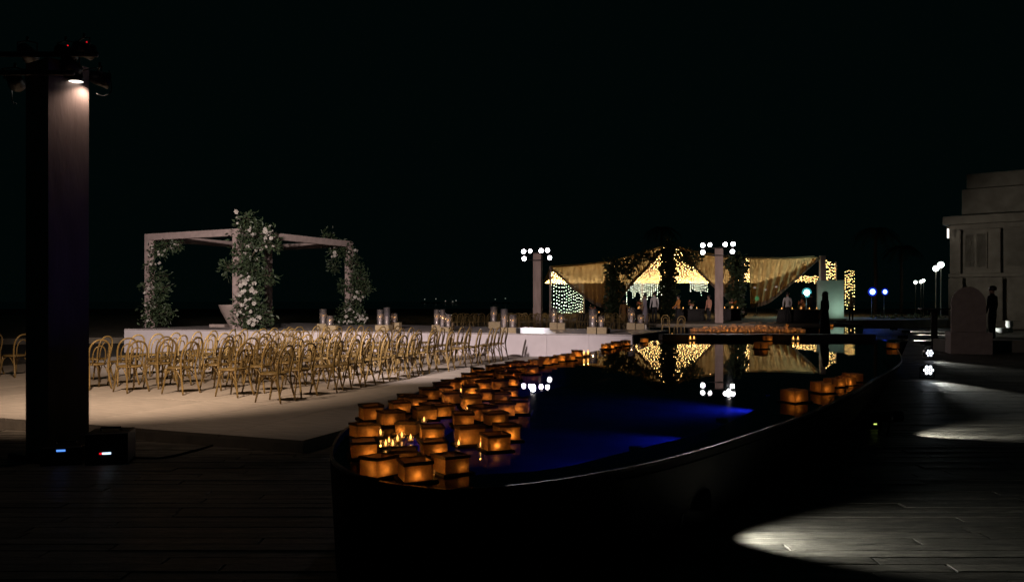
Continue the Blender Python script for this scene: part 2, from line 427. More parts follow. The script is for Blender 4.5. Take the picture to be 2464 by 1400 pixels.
# ------------------------------------------------------------------ pergola
PN, PL, PR = Vector((-9.07, 26.1, SZ)), Vector((-12.9, 28.1, SZ)), Vector((-6.5, 31.5, SZ)); PBk = PL + PR - PN
perg = thing('pergola', 'square blush timber pergola on the white stage', 'pergola', PN)
PH, PT = 3.32, .23
e1 = (PL - PN).normalized(); pa = math.atan2(e1.y, e1.x)
for p in (PN, PL, PR, PBk):
    MB().box((0, 0, (PH - PT) / 2), (PT, PT, PH - PT), bev=.004).build('post', M['pergola'], perg, p - PN, pa)
for p, q, ex in ((PN, PL, PT), (PR, PBk, PT), (PN, PR, -PT), (PL, PBk, -PT)):
    e = q - p
    MB().box((0, 0, 0), (e.length + ex - (.005 if ex < 0 else 0), PT, PT), bev=.004).build('beam', M['pergola'], perg, (p + q) / 2 - PN + Vector((0, 0, PH - PT / 2 + .001)), math.atan2(e.y, e.x))

def leaves(mb, blobs, n, size, mi=0, rnd=R):
    tot = sum(b[1] ** 2 for b in blobs)
    for c, r in blobs:
        for _ in range(int(n * r * r / tot)):
            u = Vector((rnd.gauss(0, 1), rnd.gauss(0, 1), rnd.gauss(0, 1))).normalized()
            p = c + u * r * (rnd.random() ** .45) * rnd.choice((.75, 1, 1, 1.15, 1.4))
            d = (u + Vector((rnd.gauss(0, .7), rnd.gauss(0, .7), rnd.gauss(-.2, .7)))).normalized()
            s_ = d.cross(Vector((rnd.gauss(0, 1), rnd.gauss(0, 1), rnd.gauss(0, 1)))).normalized()
            l = size * rnd.uniform(.6, 1.5); w_ = l * rnd.uniform(.16, .3); nn = d.cross(s_) * w_ * .5
            mb.add([p, p + d * l * .5 + s_ * w_ + nn, p + d * l, p + d * l * .5 - s_ * w_ + nn, p + d * l * .5], [(0, 4, 1), (1, 4, 2), (0, 3, 4), (4, 3, 2)], mi)
def blossom(mb, p, r, rnd=R):
    ax = Vector((rnd.gauss(0, .6), rnd.gauss(-1, .5), rnd.gauss(.3, .6))).normalized(); t1 = ax.orthogonal().normalized(); t2 = ax.cross(t1)
    for k in range(6):
        a = k * math.pi / 3 + rnd.random() * .3; dd = t1 * math.cos(a) + t2 * math.sin(a); e = t1 * -math.sin(a) + t2 * math.cos(a)
        mb.add([p, p + dd * r * .6 + e * r * .4 + ax * r * .25, p + dd * r + ax * r * .45, p + dd * r * .6 - e * r * .4 + ax * r * .25], [(0, 1, 2, 3)])
    mb.ball(p + ax * r * .2, r * .22, 5, 4)
def garland(label, base, blobs_px, Y, n, size, flowers, fr, group, name='floral_garland', zs=1.0):
    t = thing(name, label, 'garland', base, 0, group)
    blobs = [(Q(px, py, Y + R.uniform(-.35, .1) * zs) - base, r * Y / F) for px, py, r in blobs_px]
    m = MB(); leaves(m, blobs, n, size); f = m.build('foliage', M['leaf'], t); f['kind'] = 'stuff'
    st = MB()
    for c, r in blobs:
        for _ in range(3):
            a = Vector((R.gauss(0, 1), R.gauss(0, 1), R.gauss(0, 1))).normalized() * r * 1.1
            st.tube([c - a * .5, c + a * .3 + Vector((0, 0, .05)), c + a], [.012, .009, .004], 4)
    st.build('stem', M['bark'], t)['kind'] = 'stuff'
    if flowers:
        fl = MB()
        for px, py, k, sp in flowers:
            for _ in range(k):
                c = Q(px + R.gauss(0, sp), py + R.gauss(0, sp), Y - R.uniform(.1, .5)) - base
                blossom(fl, c, fr * R.uniform(.6, 1.3))
        f = fl.build('blossoms', M['petal'], t); f['kind'] = 'stuff'
    return t
GP = 'flower garlands on the pergola'
garland('tall flower garland wrapping the front corner post of the pergola', PN,
        [(600, 560, 36), (634, 572, 32), (580, 598, 22), (606, 620, 30), (612, 652, 32), (585, 650, 22), (548, 645, 20), (606, 692, 24), (648, 668, 18), (590, 725, 26), (622, 735, 22), (585, 765, 26), (618, 772, 28), (640, 758, 18), (596, 530, 20), (655, 590, 18)],
        26.0, 3000, .13, [(622, 562, 5, 14), (640, 575, 12, 10), (645, 558, 6, 7), (605, 608, 9, 9), (590, 672, 13, 9), (606, 690, 9, 9), (584, 705, 5, 5), (588, 735, 8, 9), (576, 755, 5, 6), (612, 774, 14, 9), (600, 770, 6, 15), (575, 522, 4, 7)], .075, GP)
garland('sparse dark garland climbing the left post of the pergola', PL,
        [(378, 604, 18), (400, 592, 20), (428, 590, 14), (364, 640, 14), (378, 668, 24), (388, 700, 22), (374, 735, 28), (392, 755, 24), (360, 768, 20), (345, 690, 10)],
        28.0, 1500, .12, [(385, 600, 9, 12), (420, 588, 5, 8), (375, 640, 4, 8), (370, 690, 6, 10), (360, 735, 6, 5), (352, 768, 6, 5)], .06, GP)
garland('leafy garland spreading out round the right post of the pergola', PR,
        [(790, 572, 18), (812, 598, 24), (836, 600, 16), (852, 634, 20), (802, 640, 16), (862, 672, 24), (880, 690, 18), (866, 706, 18), (830, 690, 18), (848, 735, 24), (830, 762, 22), (862, 768, 20), (845, 780, 18)],
        31.3, 2200, .13, [(800, 582, 6, 10), (815, 612, 5, 9), (848, 606, 4, 6), (858, 720, 7, 6), (862, 705, 4, 4), (868, 766, 15, 8), (845, 770, 8, 10), (840, 745, 6, 8)], .07, GP)
al = thing('altar_table', 'tapering round blush altar table under the pergola', 'table', P(571, 786, SZ))
MB().lathe([(.30, 0), (.34, .12), (.46, .35), (.58, .58), (.64, .74), (.66, .80), (.62, .81), (.001, .805)], 28).build('pedestal', M['arch'], al)
MB().box((-.62, -.1, .05), (.55, .5, .1), bev=.01).build('step', M['arch'], al)

# ------------------------------------------------------------------ lighting towers and their heads
def head_meshes():
    can = MB().tube([(0, .16, 0), (0, .02, 0), (0, -.06, 0), (0, -.14, 0)], [.09, .115, .125, .135], 14)
    yoke = MB().tube([(-.15, 0, 0), (-.15, 0, .17), (0, 0, .2), (.15, 0, .17), (.15, 0, 0)], .012, 5)
    yoke.tube([(0, 0, .2), (0, 0, .27)], .02, 6)
    lens = MB().lathe([(.001, 0), (.07, 0.012), (.125, 0)], 16, mat=Matrix.Translation((0, -.146, 0)) @ Matrix.Rotation(math.pi / 2, 4, 'X'))
    return can, yoke, lens
_c, _y, _l = head_meshes(); HC, HY = _c.mesh('housing', M['black']), _y.mesh('yoke', M['black'])
HL = {k: _l.mesh('lens', M[k]) for k in ('lens', 'dimlens', 'black')}
def lamp_head(pos, aim, label, lens='lens', scale=1.0, group=None, led=None):
    t = thing('stage_spotlight', label, 'spotlight', pos, 0, group)
    d = Vector(aim) - Vector(pos); yw = math.atan2(d.y, d.x) + math.pi / 2; pt = math.atan2(d.z, math.hypot(d.x, d.y))
    t.rotation_euler.z = yw; t.scale = (scale,) * 3
    h = obj('housing', HC, t); h.rotation_euler.x = -pt
    l = obj('lens', HL[lens], t); l.rotation_euler.x = -pt
    obj('yoke', HY, t)
    if led: MB().ball((0, 0, 0), .012, 6, 4).build('indicator_light', M['red'], t, led)
    return t
def tower(base, wdt, h, rz, label, bars, group='square timber lighting towers'):
    t = thing('lighting_tower', label, 'lighting tower', base, rz, group)
    hw = wdt / 2
    for k in range(4):
        p = MB().box((0, -hw + .012, h / 2), (wdt - .052 if k % 2 else wdt, .022, h), bev=.002).build('panel', M['postwood'], t); p.rotation_euler.z = k * math.pi / 2
    MB().box((0, 0, h - .03), (wdt - .06, wdt - .06, .02)).build('cap', M['postwood'], t)
    for (zz, l, yo) in bars:
        MB().tube([(-l / 2, -hw - yo, zz), (l / 2, -hw - yo, zz)], .03, 8).tube([(0, -hw - yo, zz), (0, -hw + .02, zz)], .025, 6).build('crossbar', M['black'], t, None, -rz)
    MB().box((0, 0, .03), (wdt + .25, wdt + .25, .06), bev=.01).build('base_plate', M['black'], t)
    return t
# near tower (dark, at the left)
NT = Vector((-5.15, 8.95, 0)); NH = 4.42
tower(NT, .457, NH, math.radians(-31 + 90), 'dark near lighting tower standing left of the chairs', [(4.46, 1.2, .05), (4.2, .9, .25)])
WARM = (1.0, .80, .64)
def near_head(px, py, aim, label, lens, dy=0, led=None, sc_=.7):
    return lamp_head(Q(px, py, NT.y + dy), aim, label, lens, sc_, 'spotlights on the near tower', led)
near_head(36, 193, (-9, 20, .5), 'white glowing spotlight hanging off the left side of the near tower', 'dimlens', -.1, (0, .16, .1))
near_head(170, 158, (-5, 20, 1), 'pale spotlight on top of the near tower with cables behind', 'dimlens', -.2, (.05, .1, .12), .65)
near_head(182, 178, (-4.75, 9, 0), 'small spotlight shining down the right edge of the near tower', 'dimlens', -.1, None, .6)
near_head(66, 128, (-8, 25, 1), 'unlit spotlight above the left edge of the near tower', 'black', .25, (.1, -.02, .14))
near_head(158, 128, (0, 40, 2), 'unlit spotlight with red indicator above the middle of the near tower', 'black', .25, (0, -.05, .14))
near_head(202, 120, (9, 35, 2), 'unlit spotlight with red indicator at the right tip of the near tower', 'black', .25, (0, -.05, .14))
near_head(240, 190, (14, 24, 1), 'dark spotlight hanging right of the near tower', 'black', .25, (.1, .05, .1))
cbl = MB(); a0 = Q(190, 172, NT.y - .1)
cbl.tube(catmull([a0, a0 + Vector((.1, 0, .02)), Q(236, 163, NT.y)], 5), .006, 5)
cbl.tube(catmull([Q(232, 226, NT.y), Q(250, 231, NT.y), Q(268, 218, NT.y), Q(262, 170, NT.y + .2)], 5), .006, 5)
cbl.tube(catmull([Q(5, 165, NT.y), Q(15, 190, NT.y), Q(28, 215, NT.y), Q(30, 245, NT.y), Q(40, 250, NT.y)], 5), .008, 5)
cbl.tube(catmull([Q(150, 150, NT.y - .2), Q(148, 172, NT.y - .2), Q(160, 188, NT.y - .2), Q(176, 182, NT.y - .1)], 5), .009, 5)
tag(cbl.build('power_cable', M['black']), 'loose black cables looping between the near tower spotlights', 'cable')
# beams thrown by the near tower, plus an added floor fill
LP = Vector((-4.85, 8.7, 4.3))
spot('pergola_beam', (-5.35, 9.55, 4.62), (-9.6, 27.0, 1.3), 8800, (1, .84, .78), 44, .8, .10)
spot('stage_beam', (-4.75, 9.55, 4.62), (-1.2, 22.5, .6), 6400, (1, .83, .80), 44, .8, .10)
spot('chair_beam', (-5.6, 9.55, 4.62), (-6.6, 14.8, .15), 1750, (1, .74, .54), 92, 1.0, .10)
spot('tower_beam_a', (-4.7, 9.5, 4.7), (1.46, 46, 3.2), 14000, (1, .80, .74), 10, .8, .06)
spot('tower_beam_b', (-4.6, 9.5, 4.7), (12, 45.8, 2.6), 24000, (1, .80, .74), 13, .8, .06)
spot('arch_beam', (-4.5, 9.5, 4.6), (14, 24.5, 1.2), 700, (1, .80, .74), 16, .8, .06)
spot('edge_beam', (-4.79, 8.93, 4.22), (-4.87, 8.84, 3.2), 11, (1, .76, .62), 128, .9, .03)
spot('floor_fill', (-4.5, 9.5, 4.62), (-3.6, 11.9, .15), 75, (1, .74, .55), 84, .9, .08)  # weak fill added to brighten the near platform corner

# far towers
def far_tower(px, Y, zb, top_py, label, heads, aims, cone_aims):
    X = (px - CX) * Y / F; h = EYE + (HZ - top_py) * Y / F - zb
    tower(Vector((X, Y, zb)), .46, h, math.radians(-14), label, [(h - .05, 1.75, .12), (h - .46, 1.75, .12)])
    for i, (hx, hy) in enumerate(heads):
        lamp_head(Q(hx, hy, Y - .5), aims[i], '%s floodlight on the %s' % (('upper outer left', 'upper inner left', 'lower left', 'upper inner right', 'upper outer right', 'lower right')[i], 'far tower by the tent corner' if px < 1500 else 'far tower beside the lantern pool'),
                  'lens', .98 if i != 1 else .85, 'floodlights on the far towers')
far_tower(1294, 46.3, .2, 608, 'far lighting tower left of the tent, behind the stage', [(1261, 605), (1276, 604), (1262, 622), (1302, 603), (1317, 602), (1322, 620)],
          [(-6, 4, 0), (-3, 2, 0), (-5, 6, 0), (1, 2, 0), (2, 1, 0), (4, 6, 0)], None)
far_tower(1730, 45.8, .2, 596, 'far lighting tower rising in front of the draped tent', [(1691, 590), (1708, 589), (1691, 607), (1745, 588), (1764, 587), (1762, 605)],
          [(0, 2, 0), (2, 2, 0), (2, 4, 0), (2, 1, 0), (1, 0, 0), (5, 5, 0)], None)
spot('far_beam_a', (1.2, 45.6, 4.75), (.6, 24.6, .8), 1000, (1, .9, .95), 17, 1.0, .15)
spot('far_beam_b', (12.4, 45.2, 5.0), (11, 34, .4), 800, (1, .9, .92), 70, .7, .15)
spot('far_beam_c', (13.0, 45.2, 5.0), (33, 47.5, 5), 1250, (1, .90, .76), 44, .8, .15)

# ------------------------------------------------------------------ bentwood chairs
def chair_meshes():
    bf = [(-.20, -.27, 0), (-.172, -.215, .24), (-.168, -.19, .46), (-.185, -.225, .66), (-.165, -.255, .79), (-.095, -.275, .875), (0, -.28, .90)]
    bf = catmull(bf + [(-x, y, z) for x, y, z in bf[-2::-1]], 3)
    r = [.0165 if p.z > .05 else .014 for p in bf]
    back = MB().tube(bf, r, 7).mesh('back_frame', M['wood'])
    bl = [(-.10, -.185, .455), (-.112, -.215, .62), (-.082, -.24, .74), (0, -.25, .79)]
    bl = catmull(bl + [(-x, y, z) for x, y, z in bl[-2::-1]], 3)
    loop = MB().tube(bl, .0115, 6).mesh('back_loop', M['wood'])
    seat = MB().lathe([(.15, .437), (.196, .432), (.208, .445), (.205, .462), (.188, .468), (.165, .463)], 20, sx=1.0, sy=1.02).mesh('seat_ring', M['wood'])
    cane = MB().lathe([(.17, .452), (.168, .460), (.001, .455)], 16).mesh('seat', M['cane'])
    legs = [MB().tube(catmull([(s * .155, .145, .44), (s * .168, .165, .25), (s * .185, .215, 0)], 3), [.018, .018, .017, .016, .016, .015, .013], 7).mesh('leg', M['wood']) for s in (-1, 1)]
    brs = []
    for s in (-1, 1):
        brs.append(MB().tube(catmull([(s * .172, .172, .22), (s * .150, .14, .36), (s * .10, .11, .435)], 3), .009, 5).mesh('brace', M['wood']))
        brs.append(MB().tube(catmull([(s * .172, -.212, .24), (s * .160, -.12, .37), (s * .15, -.03, .435)], 3), .009, 5).mesh('brace', M['wood']))
        brs.append(MB().tube(catmull([(s * .172, .172, .22), (s * .172, .10, .37), (s * .16, .02, .435)], 3), .009, 5).mesh('brace', M['wood']))
    return back, loop, seat, cane, legs, brs
cb, cl, cs, cc, clg, cbr = chair_meshes()
GC = 'gold bentwood chairs on the pale platform'
def chair(loc, rz, label, group):
    t = thing('bentwood_chair', label, 'chair', loc, rz, group)
    obj('back_frame', cb, t); obj('back_loop', cl, t); obj('seat', cc, t); obj('seat_ring', cs, t)
    obj('leg', clg[0], t); obj('leg', clg[1], t)
    for b_ in (cbr if group == GC else ()): obj('brace', b_, t)
    return t
RC = random.Random(5)
rows_u = [2.65, 3.72, 4.80, 5.86, 6.92, 7.98, 10.35, 11.35]
for ri, u in enumerate(rows_u):
    v = {0: 2.75, 1: 3.15, 2: 3.2, 3: 3.05, 4: 3.15, 5: 3.4}.get(ri, 4.3); k = 0
    rowname = ('row nearest the pool', 'second row from the pool', 'third row from the pool', 'fourth row from the pool', 'fifth row from the pool', 'sixth row from the pool', 'row left of the dark tower', 'leftmost row past the tower')[ri]
    vmax = 12.9 - .2 * ri if ri < 6 else 4.6
    while v < vmax:
        if (ri == 0 and 8.95 < v < 9.9) or (ri > 0 and RC.random() < .05): v += .58; continue
        a = math.atan2(U.y, U.x) - math.pi / 2 + RC.gauss(0, .11) + (.16 if ri == 0 and v < 5 else 0) - (.25 if 3 <= ri <= 4 and v < 4 else 0)
        p = C0 + U * (u + RC.gauss(0, .07)) + V * (v + RC.gauss(0, .04)); p.z = PZ + .002
        k += 1
        chair(p, a, 'gold bentwood chair, %s from the near end of the %s' % (ordw(k), rowname), GC)
        v += RC.uniform(.54, .62) if v > 4.2 else RC.uniform(.66, .8)
# chairs on the sand behind the stage
GB = 'bentwood chairs on the sand behind the stage'
k = 0
for r_, (Y, x0, x1, nm) in enumerate(((41.6, 1100, 1560, 'front'), (42.7, 1088, 1500, 'middle'), (43.2 + .6, 1200, 1540, 'back'))):
    px = x0; k = 0
    while px < x1:
        if not (1178 < px < 1212 and r_ != 2) and RC.random() > .08:
            k += 1
            chair(Vector(((px - CX) * Y / F, Y, .2)), RC.gauss(.5, .35), 'backlit bentwood chair, %s from the left in the %s row behind the stage' % (ordw(k), nm), GB)
        px += RC.uniform(18, 25)
for px, Y, z, a, lb in ((1602, 37, .2, 3.0, 'bentwood chair with its seat turned to us at the far right of the stage'), (1634, 35, .2, .2, 'lone dim bentwood chair left of the far lantern pool'),):
    chair(Vector(((px - CX) * Y / F, Y, z if px < 1700 else .5)), a, lb, None)

# ------------------------------------------------------------------ wooden boxes and hurricane candles along the stage edge
def on_stage(px, py): return P(px, py, SZ)
def wbox(x0, x1, yt, yb, label, mat='kraft'):
    p = on_stage((x0 + x1) / 2, yb); s = F / p.y; wd = (x1 - x0) / s; h = (yb - yt) / s
    b = MB().box((0, wd * .35, h / 2), (wd, wd * .7, h), bev=.006).build('wooden_box', M[mat], None, p, ang)
    tag(b, label, 'box', 'pale plywood boxes along the stage edge'); return p, h, s, b
CD = MB().lathe([(.04, 0), (.042, .004), (.042, .195), (.034, .2), (.001, .196)], 14).mesh('candle', M['wax'])
FLM = MB().lathe([(.001, 0), (.011, .012), (.012, .025), (.006, .045), (.001, .06)], 8).mesh('flame', M['flame'])
def hurricane(x0, x1, yt, yb, Y, label, lit=True, ch=None):
    s = F / Y; r = (x1 - x0) / s / 2; h = (yb - yt) / s; p = Q((x0 + x1) / 2, yb, Y)
    t = thing('hurricane_lamp', label, 'candle holder', p, 0, 'glass hurricane candles along the stage edge')
    gl = MB(); n = 20
    gl.lathe([(r, 0.0), (r, h), (r - .006, h), (r - .006, .012)], n); gl.f = [f for f in gl.f if len(f) < 10]; gl.m = gl.m[:len(gl.f)]; gl.sm = gl.sm[:len(gl.f)]
    gl.build('glass', M['glass'], t)
    ch = ch or h * .5
    c = obj('candle', CD, t, (0, 0, .004)); c.scale.z = ch / .2; c.scale.x = c.scale.y = min(1.1, r * .55 / .04)
    if lit:
        obj('flame', FLM, t, (0, 0, ch + .004)).scale = (.8, .8, .7); point('candle_light', (0, 0, ch + .05), 1.1, (1, .62, .28), .012, t)
GRP = ['first', 'second', 'third', 'fourth', 'fifth', 'sixth', 'seventh']
HUR = [([(761, 787, 779, 791), (788, 808, 783, 794)], [(769, 786, 744, 779, 0), (785, 802, 760, 783, 1)]),
       ([(901, 936, 782, 794), (939, 961, 776, 792)], [(907, 922, 745, 782, 0), (923, 939, 741, 783, 0), (941, 956, 754, 776, 1)]),
       ([(1038, 1062, 782, 796), (1064, 1080, 787, 798), (1079, 1091, 776, 794)], [(1044, 1058, 745, 782, 0), (1058, 1071, 741, 783, 1), (1071, 1086, 756, 787, 1)]),
       ([(1175, 1204, 774, 790), (1204, 1242, 788, 801)], [(1180, 1196, 738, 774, 0), (1205, 1222, 744, 788, 1), (1225, 1243, 758, 788, 1)]),
       ([(1322, 1340, 776, 793), (1341, 1359, 777, 793)], [(1325, 1340, 742, 776, 0), (1343, 1358, 757, 777, 1)]),
       ([(1412, 1434, 787, 803), (1435, 1459, 787.5, 803)], [(1417, 1437, 744, 787, 0), (1440, 1454, 760, 787, 1)]),
       ([(1508, 1528, 777, 793), (1529, 1550, 778, 793)], [(1511, 1528, 740, 777, 0), (1534, 1550, 757, 778, 1)])]
LR = {2: ('left', 'right'), 3: ('left', 'middle', 'right')}
for gi, (bx, cyl) in enumerate(HUR):
    bs_ = []
    for i, b in enumerate(bx):
        p, h, s, o = wbox(*b, '%s plywood box of the %s candle group from the left on the stage edge' % (LR[len(bx)][i], GRP[gi])); bs_.append((b, p, s))
    for i, c in enumerate(cyl):
        b, p, s = min(bs_, key=lambda q: abs((q[0][0] + q[0][1]) / 2 - (c[0] + c[1]) / 2) + (8 if c[3] > q[0][3] else 0))
        Y = p.y + (b[1] - b[0]) / s * .32
        hz_ = SZ + (b[3] - b[2]) / s
        py = HZ + (EYE - hz_ - .001) * F / Y
        hurricane(c[0], c[1], py - (c[3] - c[2]), py, Y, '%s glass hurricane candle of the %s group from the left on the stage edge' % (LR[len(cyl)][i], GRP[gi]), c[4] == 1 or gi % 2 == 0 or i == 0)
for px, w_, lb in ((1463, 9, 'small black speaker box beside the sixth candle group'), (1246, 8, 'small dark box beside the fourth candle group')):
    p = on_stage(px, 802); s = F / p.y
    cb_ = thing('monitor_box', lb, 'box', p, ang); MB().box((0, .06, .085), (w_ / s, .12, .17), bev=.008).build('cabinet', M['black'], cb_); MB().box((0, -.002, .085), (w_ / s * .8, .004, .14)).build('grille', M['darkcloth'], cb_)
pc = on_stage(1554, 793); t = thing('pillar_candle', 'unlit white pillar candle beside the seventh candle group', 'candle', pc); MB().lathe([(.03, 0), (.03, .16), (.001, .16)], 12).build('wax', M['wax'], t); MB().tube([(0, 0, .16), (0, 0, .175)], .002, 4).build('wick', M['black'], t)

# ------------------------------------------------------------------ floating paper lanterns
def lantern_meshes(seed):
    rr = random.Random(seed); hs = .088; h0, h1 = .018, .128; m = MB()
    for k in range(4):
        rows = []
        for i in range(4):
            z = h0 + (h1 - h0) * i / 3; rowp = []
            for j in range(5):
                u = -1 + 2 * j / 4
                p = Vector((u * hs, -hs + (rr.uniform(-.006, .005) if 0 < j < 4 and i > 0 else 0), z + (rr.uniform(-.006, .002) if i == 3 else 0)))
                rowp.append(Matrix.Rotation(k * math.pi / 2, 3, 'Z') @ p)
            rows.append(rowp)
        m.grid(rows, smooth=True)
    paper = m.mesh('paper_shade', M['paper'])
    r_ = MB()
    for k in range(4):
        mt = Matrix.Rotation(k * math.pi / 2, 4, 'Z')
        l = hs + .006
        r_.add([(-l, -l, h1 - .013), (l, -l, h1 - .013), (l, -l, h1 + .006 + rr.uniform(-.004, .004)), (-l, -l, h1 + .006 + rr.uniform(-.004, .004)), (-l + .014, -l + .014, h1 + .004), (l - .014, -l + .014, h1 + .004)],
               [(0, 1, 2, 3), (3, 2, 5, 4)], 0, False, mt)
    rim_ = r_.mesh('rim', M['paperrim'])
    return paper, rim_
LMS = [lantern_meshes(s) for s in range(4)]
LRAFT = MB().box((0, 0, .006), (.23, .23, .024), bev=.006).mesh('raft', M['raft'])
LCAN = MB().lathe([(.018, .018), (.018, .034), (.001, .034)], 10).mesh('candle', M['wax'])
LFL = MB().lathe([(.001, .034), (.0055, .041), (.006, .048), (.003, .058), (.001, .066)], 7).mesh('flame', M['flame'])
LFAR = MB()
LFAR.v, LFAR.f, LFAR.m, LFAR.sm = [], [], [], []
for k in range(4):
    LFAR.add([(-.088, -.088, .018), (.088, -.088, .018), (.088, -.088, .13), (-.088, -.088, .13)], [(0, 1, 2, 3)], 0, False, Matrix.Rotation(k * math.pi / 2, 4, 'Z'))
LFAR.box((0, 0, .006), (.23, .23, .024), mi=1); LFAR.box((0, -.02, .045), (.02, .02, .03), mi=2)
LFAR = LFAR.mesh('floating_lantern', [M['paper'], M['raft'], M['flame']])
ldata = {}
def lan_light(power):
    if power not in ldata:
        d = bpy.data.lights.new('candle_light', 'POINT'); d.energy = power; d.color = (1, .38, .06); d.shadow_soft_size = .006; ldata[power] = d
    return bpy.data.objects.new('candle_light', ldata[power])
RL = random.Random(3)
def lantern(p, rz, label, group, rim_=True, power=.16, size=1.0):
    t = thing('floating_lantern', label, 'lantern', p, rz, group); size *= RL.uniform(.9, 1.08); t.scale = (size * .93, size * .93, size * .9 * RL.uniform(.85, 1.08)); t.rotation_euler.x = RL.gauss(0, .02); t.rotation_euler.y = RL.gauss(0, .025)
    me = LMS[RL.randrange(4)]
    obj('paper_shade', me[0], t); obj('raft', LRAFT, t)
    if rim_: obj('rim', me[1], t)
    cx, cyy = RL.uniform(-.045, .045), -RL.uniform(.030, .060)
    obj('candle', LCAN, t, (cx, cyy, 0)); obj('flame', LFL, t, (cx, cyy, 0))
    l = lan_light(round(power * RL.choice((.4, .65, .9, 1.2, 1.6)), 4)); COL.objects.link(l); l.parent = t; l.location = (cx, cyy - .010, .052)
    return t
def c8(x, y): return (820 + x / 4.118, 860 + y / 4.118)
near = [(225, 950, .05), (230, 765, .1), (380, 1140, .72), (740, 1175, .3), (1080, 1105, .55), (1280, 835, .12), (1530, 885, .25), (920, 930, .1), (620, 1060, .2), (660, 735, .08), (900, 790, .1), (1210, 650, .1), (495, 640, .35),
        (580, 525, .1), (830, 590, .5), (1540, 640, .15), (1600, 560, .1), (1770, 530, .2), (1640, 790, .3), (1290, 480, .1), (1590, 425, .1), (1430, 400, .05), (1090, 435, .1), (870, 400, .2), (900, 535, .4), (1020, 560, .3),
        (740, 480, .5), (650, 460, .2), (1280, 355, .1), (1010, 378, .3), (1670, 370, .1), (1400, 600, .5), (1000, 330, .2), (1090, 300, .4), (1200, 275, .1), (1310, 255, .3), (1440, 250, .2), (1420, 310, .1), (1560, 300, .3), (1690, 265, .1),
        (1270, 215, .2), (1430, 205, .4), (1560, 180, .1), (1620, 222, .2), (1720, 205, .1), (1350, 170, .2), (1500, 140, .1), (1590, 125, .3), (1660, 160, .2), (1785, 148, .05), (1880, 152, .1), (1690, 105, .2), (1760, 95, .3), (1820, 90, .1),
        (300, 590, .3)]
near = sorted([(*c8(x, y), a) for x, y, a in near], key=lambda q: -q[1])
GL = 'lit paper lanterns floating in the pool'
def rank_place(items, per, wording, fn):
    i = 0; b = 0
    while i < len(items):
        band = sorted(items[i:i + per], key=lambda q: q[0]); b += 1
        for k, it in enumerate(band):
            fn(it, wording % (ordw(k + 1), ordw(b)))
        i += per
def put_near(it, label):
    px, py, a = it; p = P(px, py, WZ + .02); p.z = WZ - .004
    if p.y > 11.5: p.x += .0
    lantern(p, a + math.atan2(p.x, p.y) * -1 + RL.gauss(0, .15), label, GL, True, .10)
rank_place(near, 6, 'amber paper lantern, %s from left in the %s rank away from the pool tip', put_near)
mid = [(1275, 893, 0), (1288, 880, .3), (1311, 874, .2), (1327, 871, .1), (1388, 856, .1), (1367, 864, .4), (1457, 838, .1), (1468, 836, .4), (1482, 833, .1), (1550, 822, .1), (1345, 866, .2), (1505, 829, .3)]
for i, (px, py, a) in enumerate(sorted(mid)):
    p = P(px, py, WZ + .02); p.z = WZ - .004
    lantern(p, a, 'pale lit paper lantern, %s along the far rim below the white stage' % ordw(i + 1), GL, i % 3 == 0, .2, 1.05)
for px, py, a, lb in ((1911, 962, .5, 'square paper lantern floating alone nearest the right pool rim'), (1978, 940, .3, 'wide pale lantern second in the line along the right rim'), (2007, 926, .2, 'pale lantern third in the line along the right rim'),
                      (2034, 922, .6, 'dim lantern squeezed fourth in the line along the right rim'), (2051, 914, .1, 'bright amber lantern ending the line along the right rim'), (2148, 836, .1, 'lone lantern far off near the right end of the pool'),
                      (1847, 818, .1, 'lantern floating against the stone bar at the far end of the pool'), (1831, 837, .3, 'lantern on a dark raft just in front of the stone bar')):
    p = P(px, py, WZ + .02); p.z = WZ - .004
    lantern(p, a, lb, GL, False, .09, 1.12 if px > 1900 and px < 2100 else 1.2)
# votives (little glass tea lights) between the lanterns
VG = MB().lathe([(.020, 0), (.024, .03), (.026, .05)], 10); VG.f = [f for f in VG.f if len(f) < 9]; VG.m = VG.m[:len(VG.f)]; VG.sm = VG.sm[:len(VG.f)]; VG = VG.mesh('glass', M['glass'])
VW = MB().lathe([(.019, .003), (.021, .02), (.001, .02)], 10).mesh('candle', M['wax'])
VF = MB().lathe([(.001, .02), (.007, .03), (.008, .042), (.004, .06), (.001, .075)], 7).mesh('flame', M['flame'])
def votive(p, label, power=.10, s=1.0):
    t = thing('tea_light', label, 'tea light', p, 0, 'small tea lights around the pool'); t.scale = (s, s, s * .8)
    obj('glass', VG, t); obj('candle', VW, t); obj('flame', VF, t)
    l = lan_light(power); COL.objects.link(l); l.parent = t; l.location = (0, 0, .085)
vots = [c8(x, y) for x, y in ((365, 722), (395, 770), (445, 880), (478, 850), (515, 880), (562, 830), (605, 795), (692, 820), (1155, 790), (1168, 880), (1190, 345), (1255, 515), (1495, 485), (895, 1165), (825, 640), (1388, 890), (370, 1175))]
for i, (px, py) in enumerate(sorted(vots)):
    p = P(px, py, WZ + .01); p.z = WZ - .002
    votive(p, 'tiny tea light in glass, %s from the left among the near lanterns' % ordw(i + 1))
for i, (px, py) in enumerate(((1405, 857), (1415, 856), (1661, 818), (1670, 818), (1909, 819), (1920, 819))):
    p = P(px, py, WZ + .01); p.z = WZ
    votive(p, 'bright small tea light, %s from the left along the far end of the pool' % ordw(i + 1), .25, 2.0)
p = P(1617, 812, WZ + .01); votive(Vector((p.x, p.y, WZ)), 'glass tea light at the corner where stage and stone bar meet', .2, 2.2)

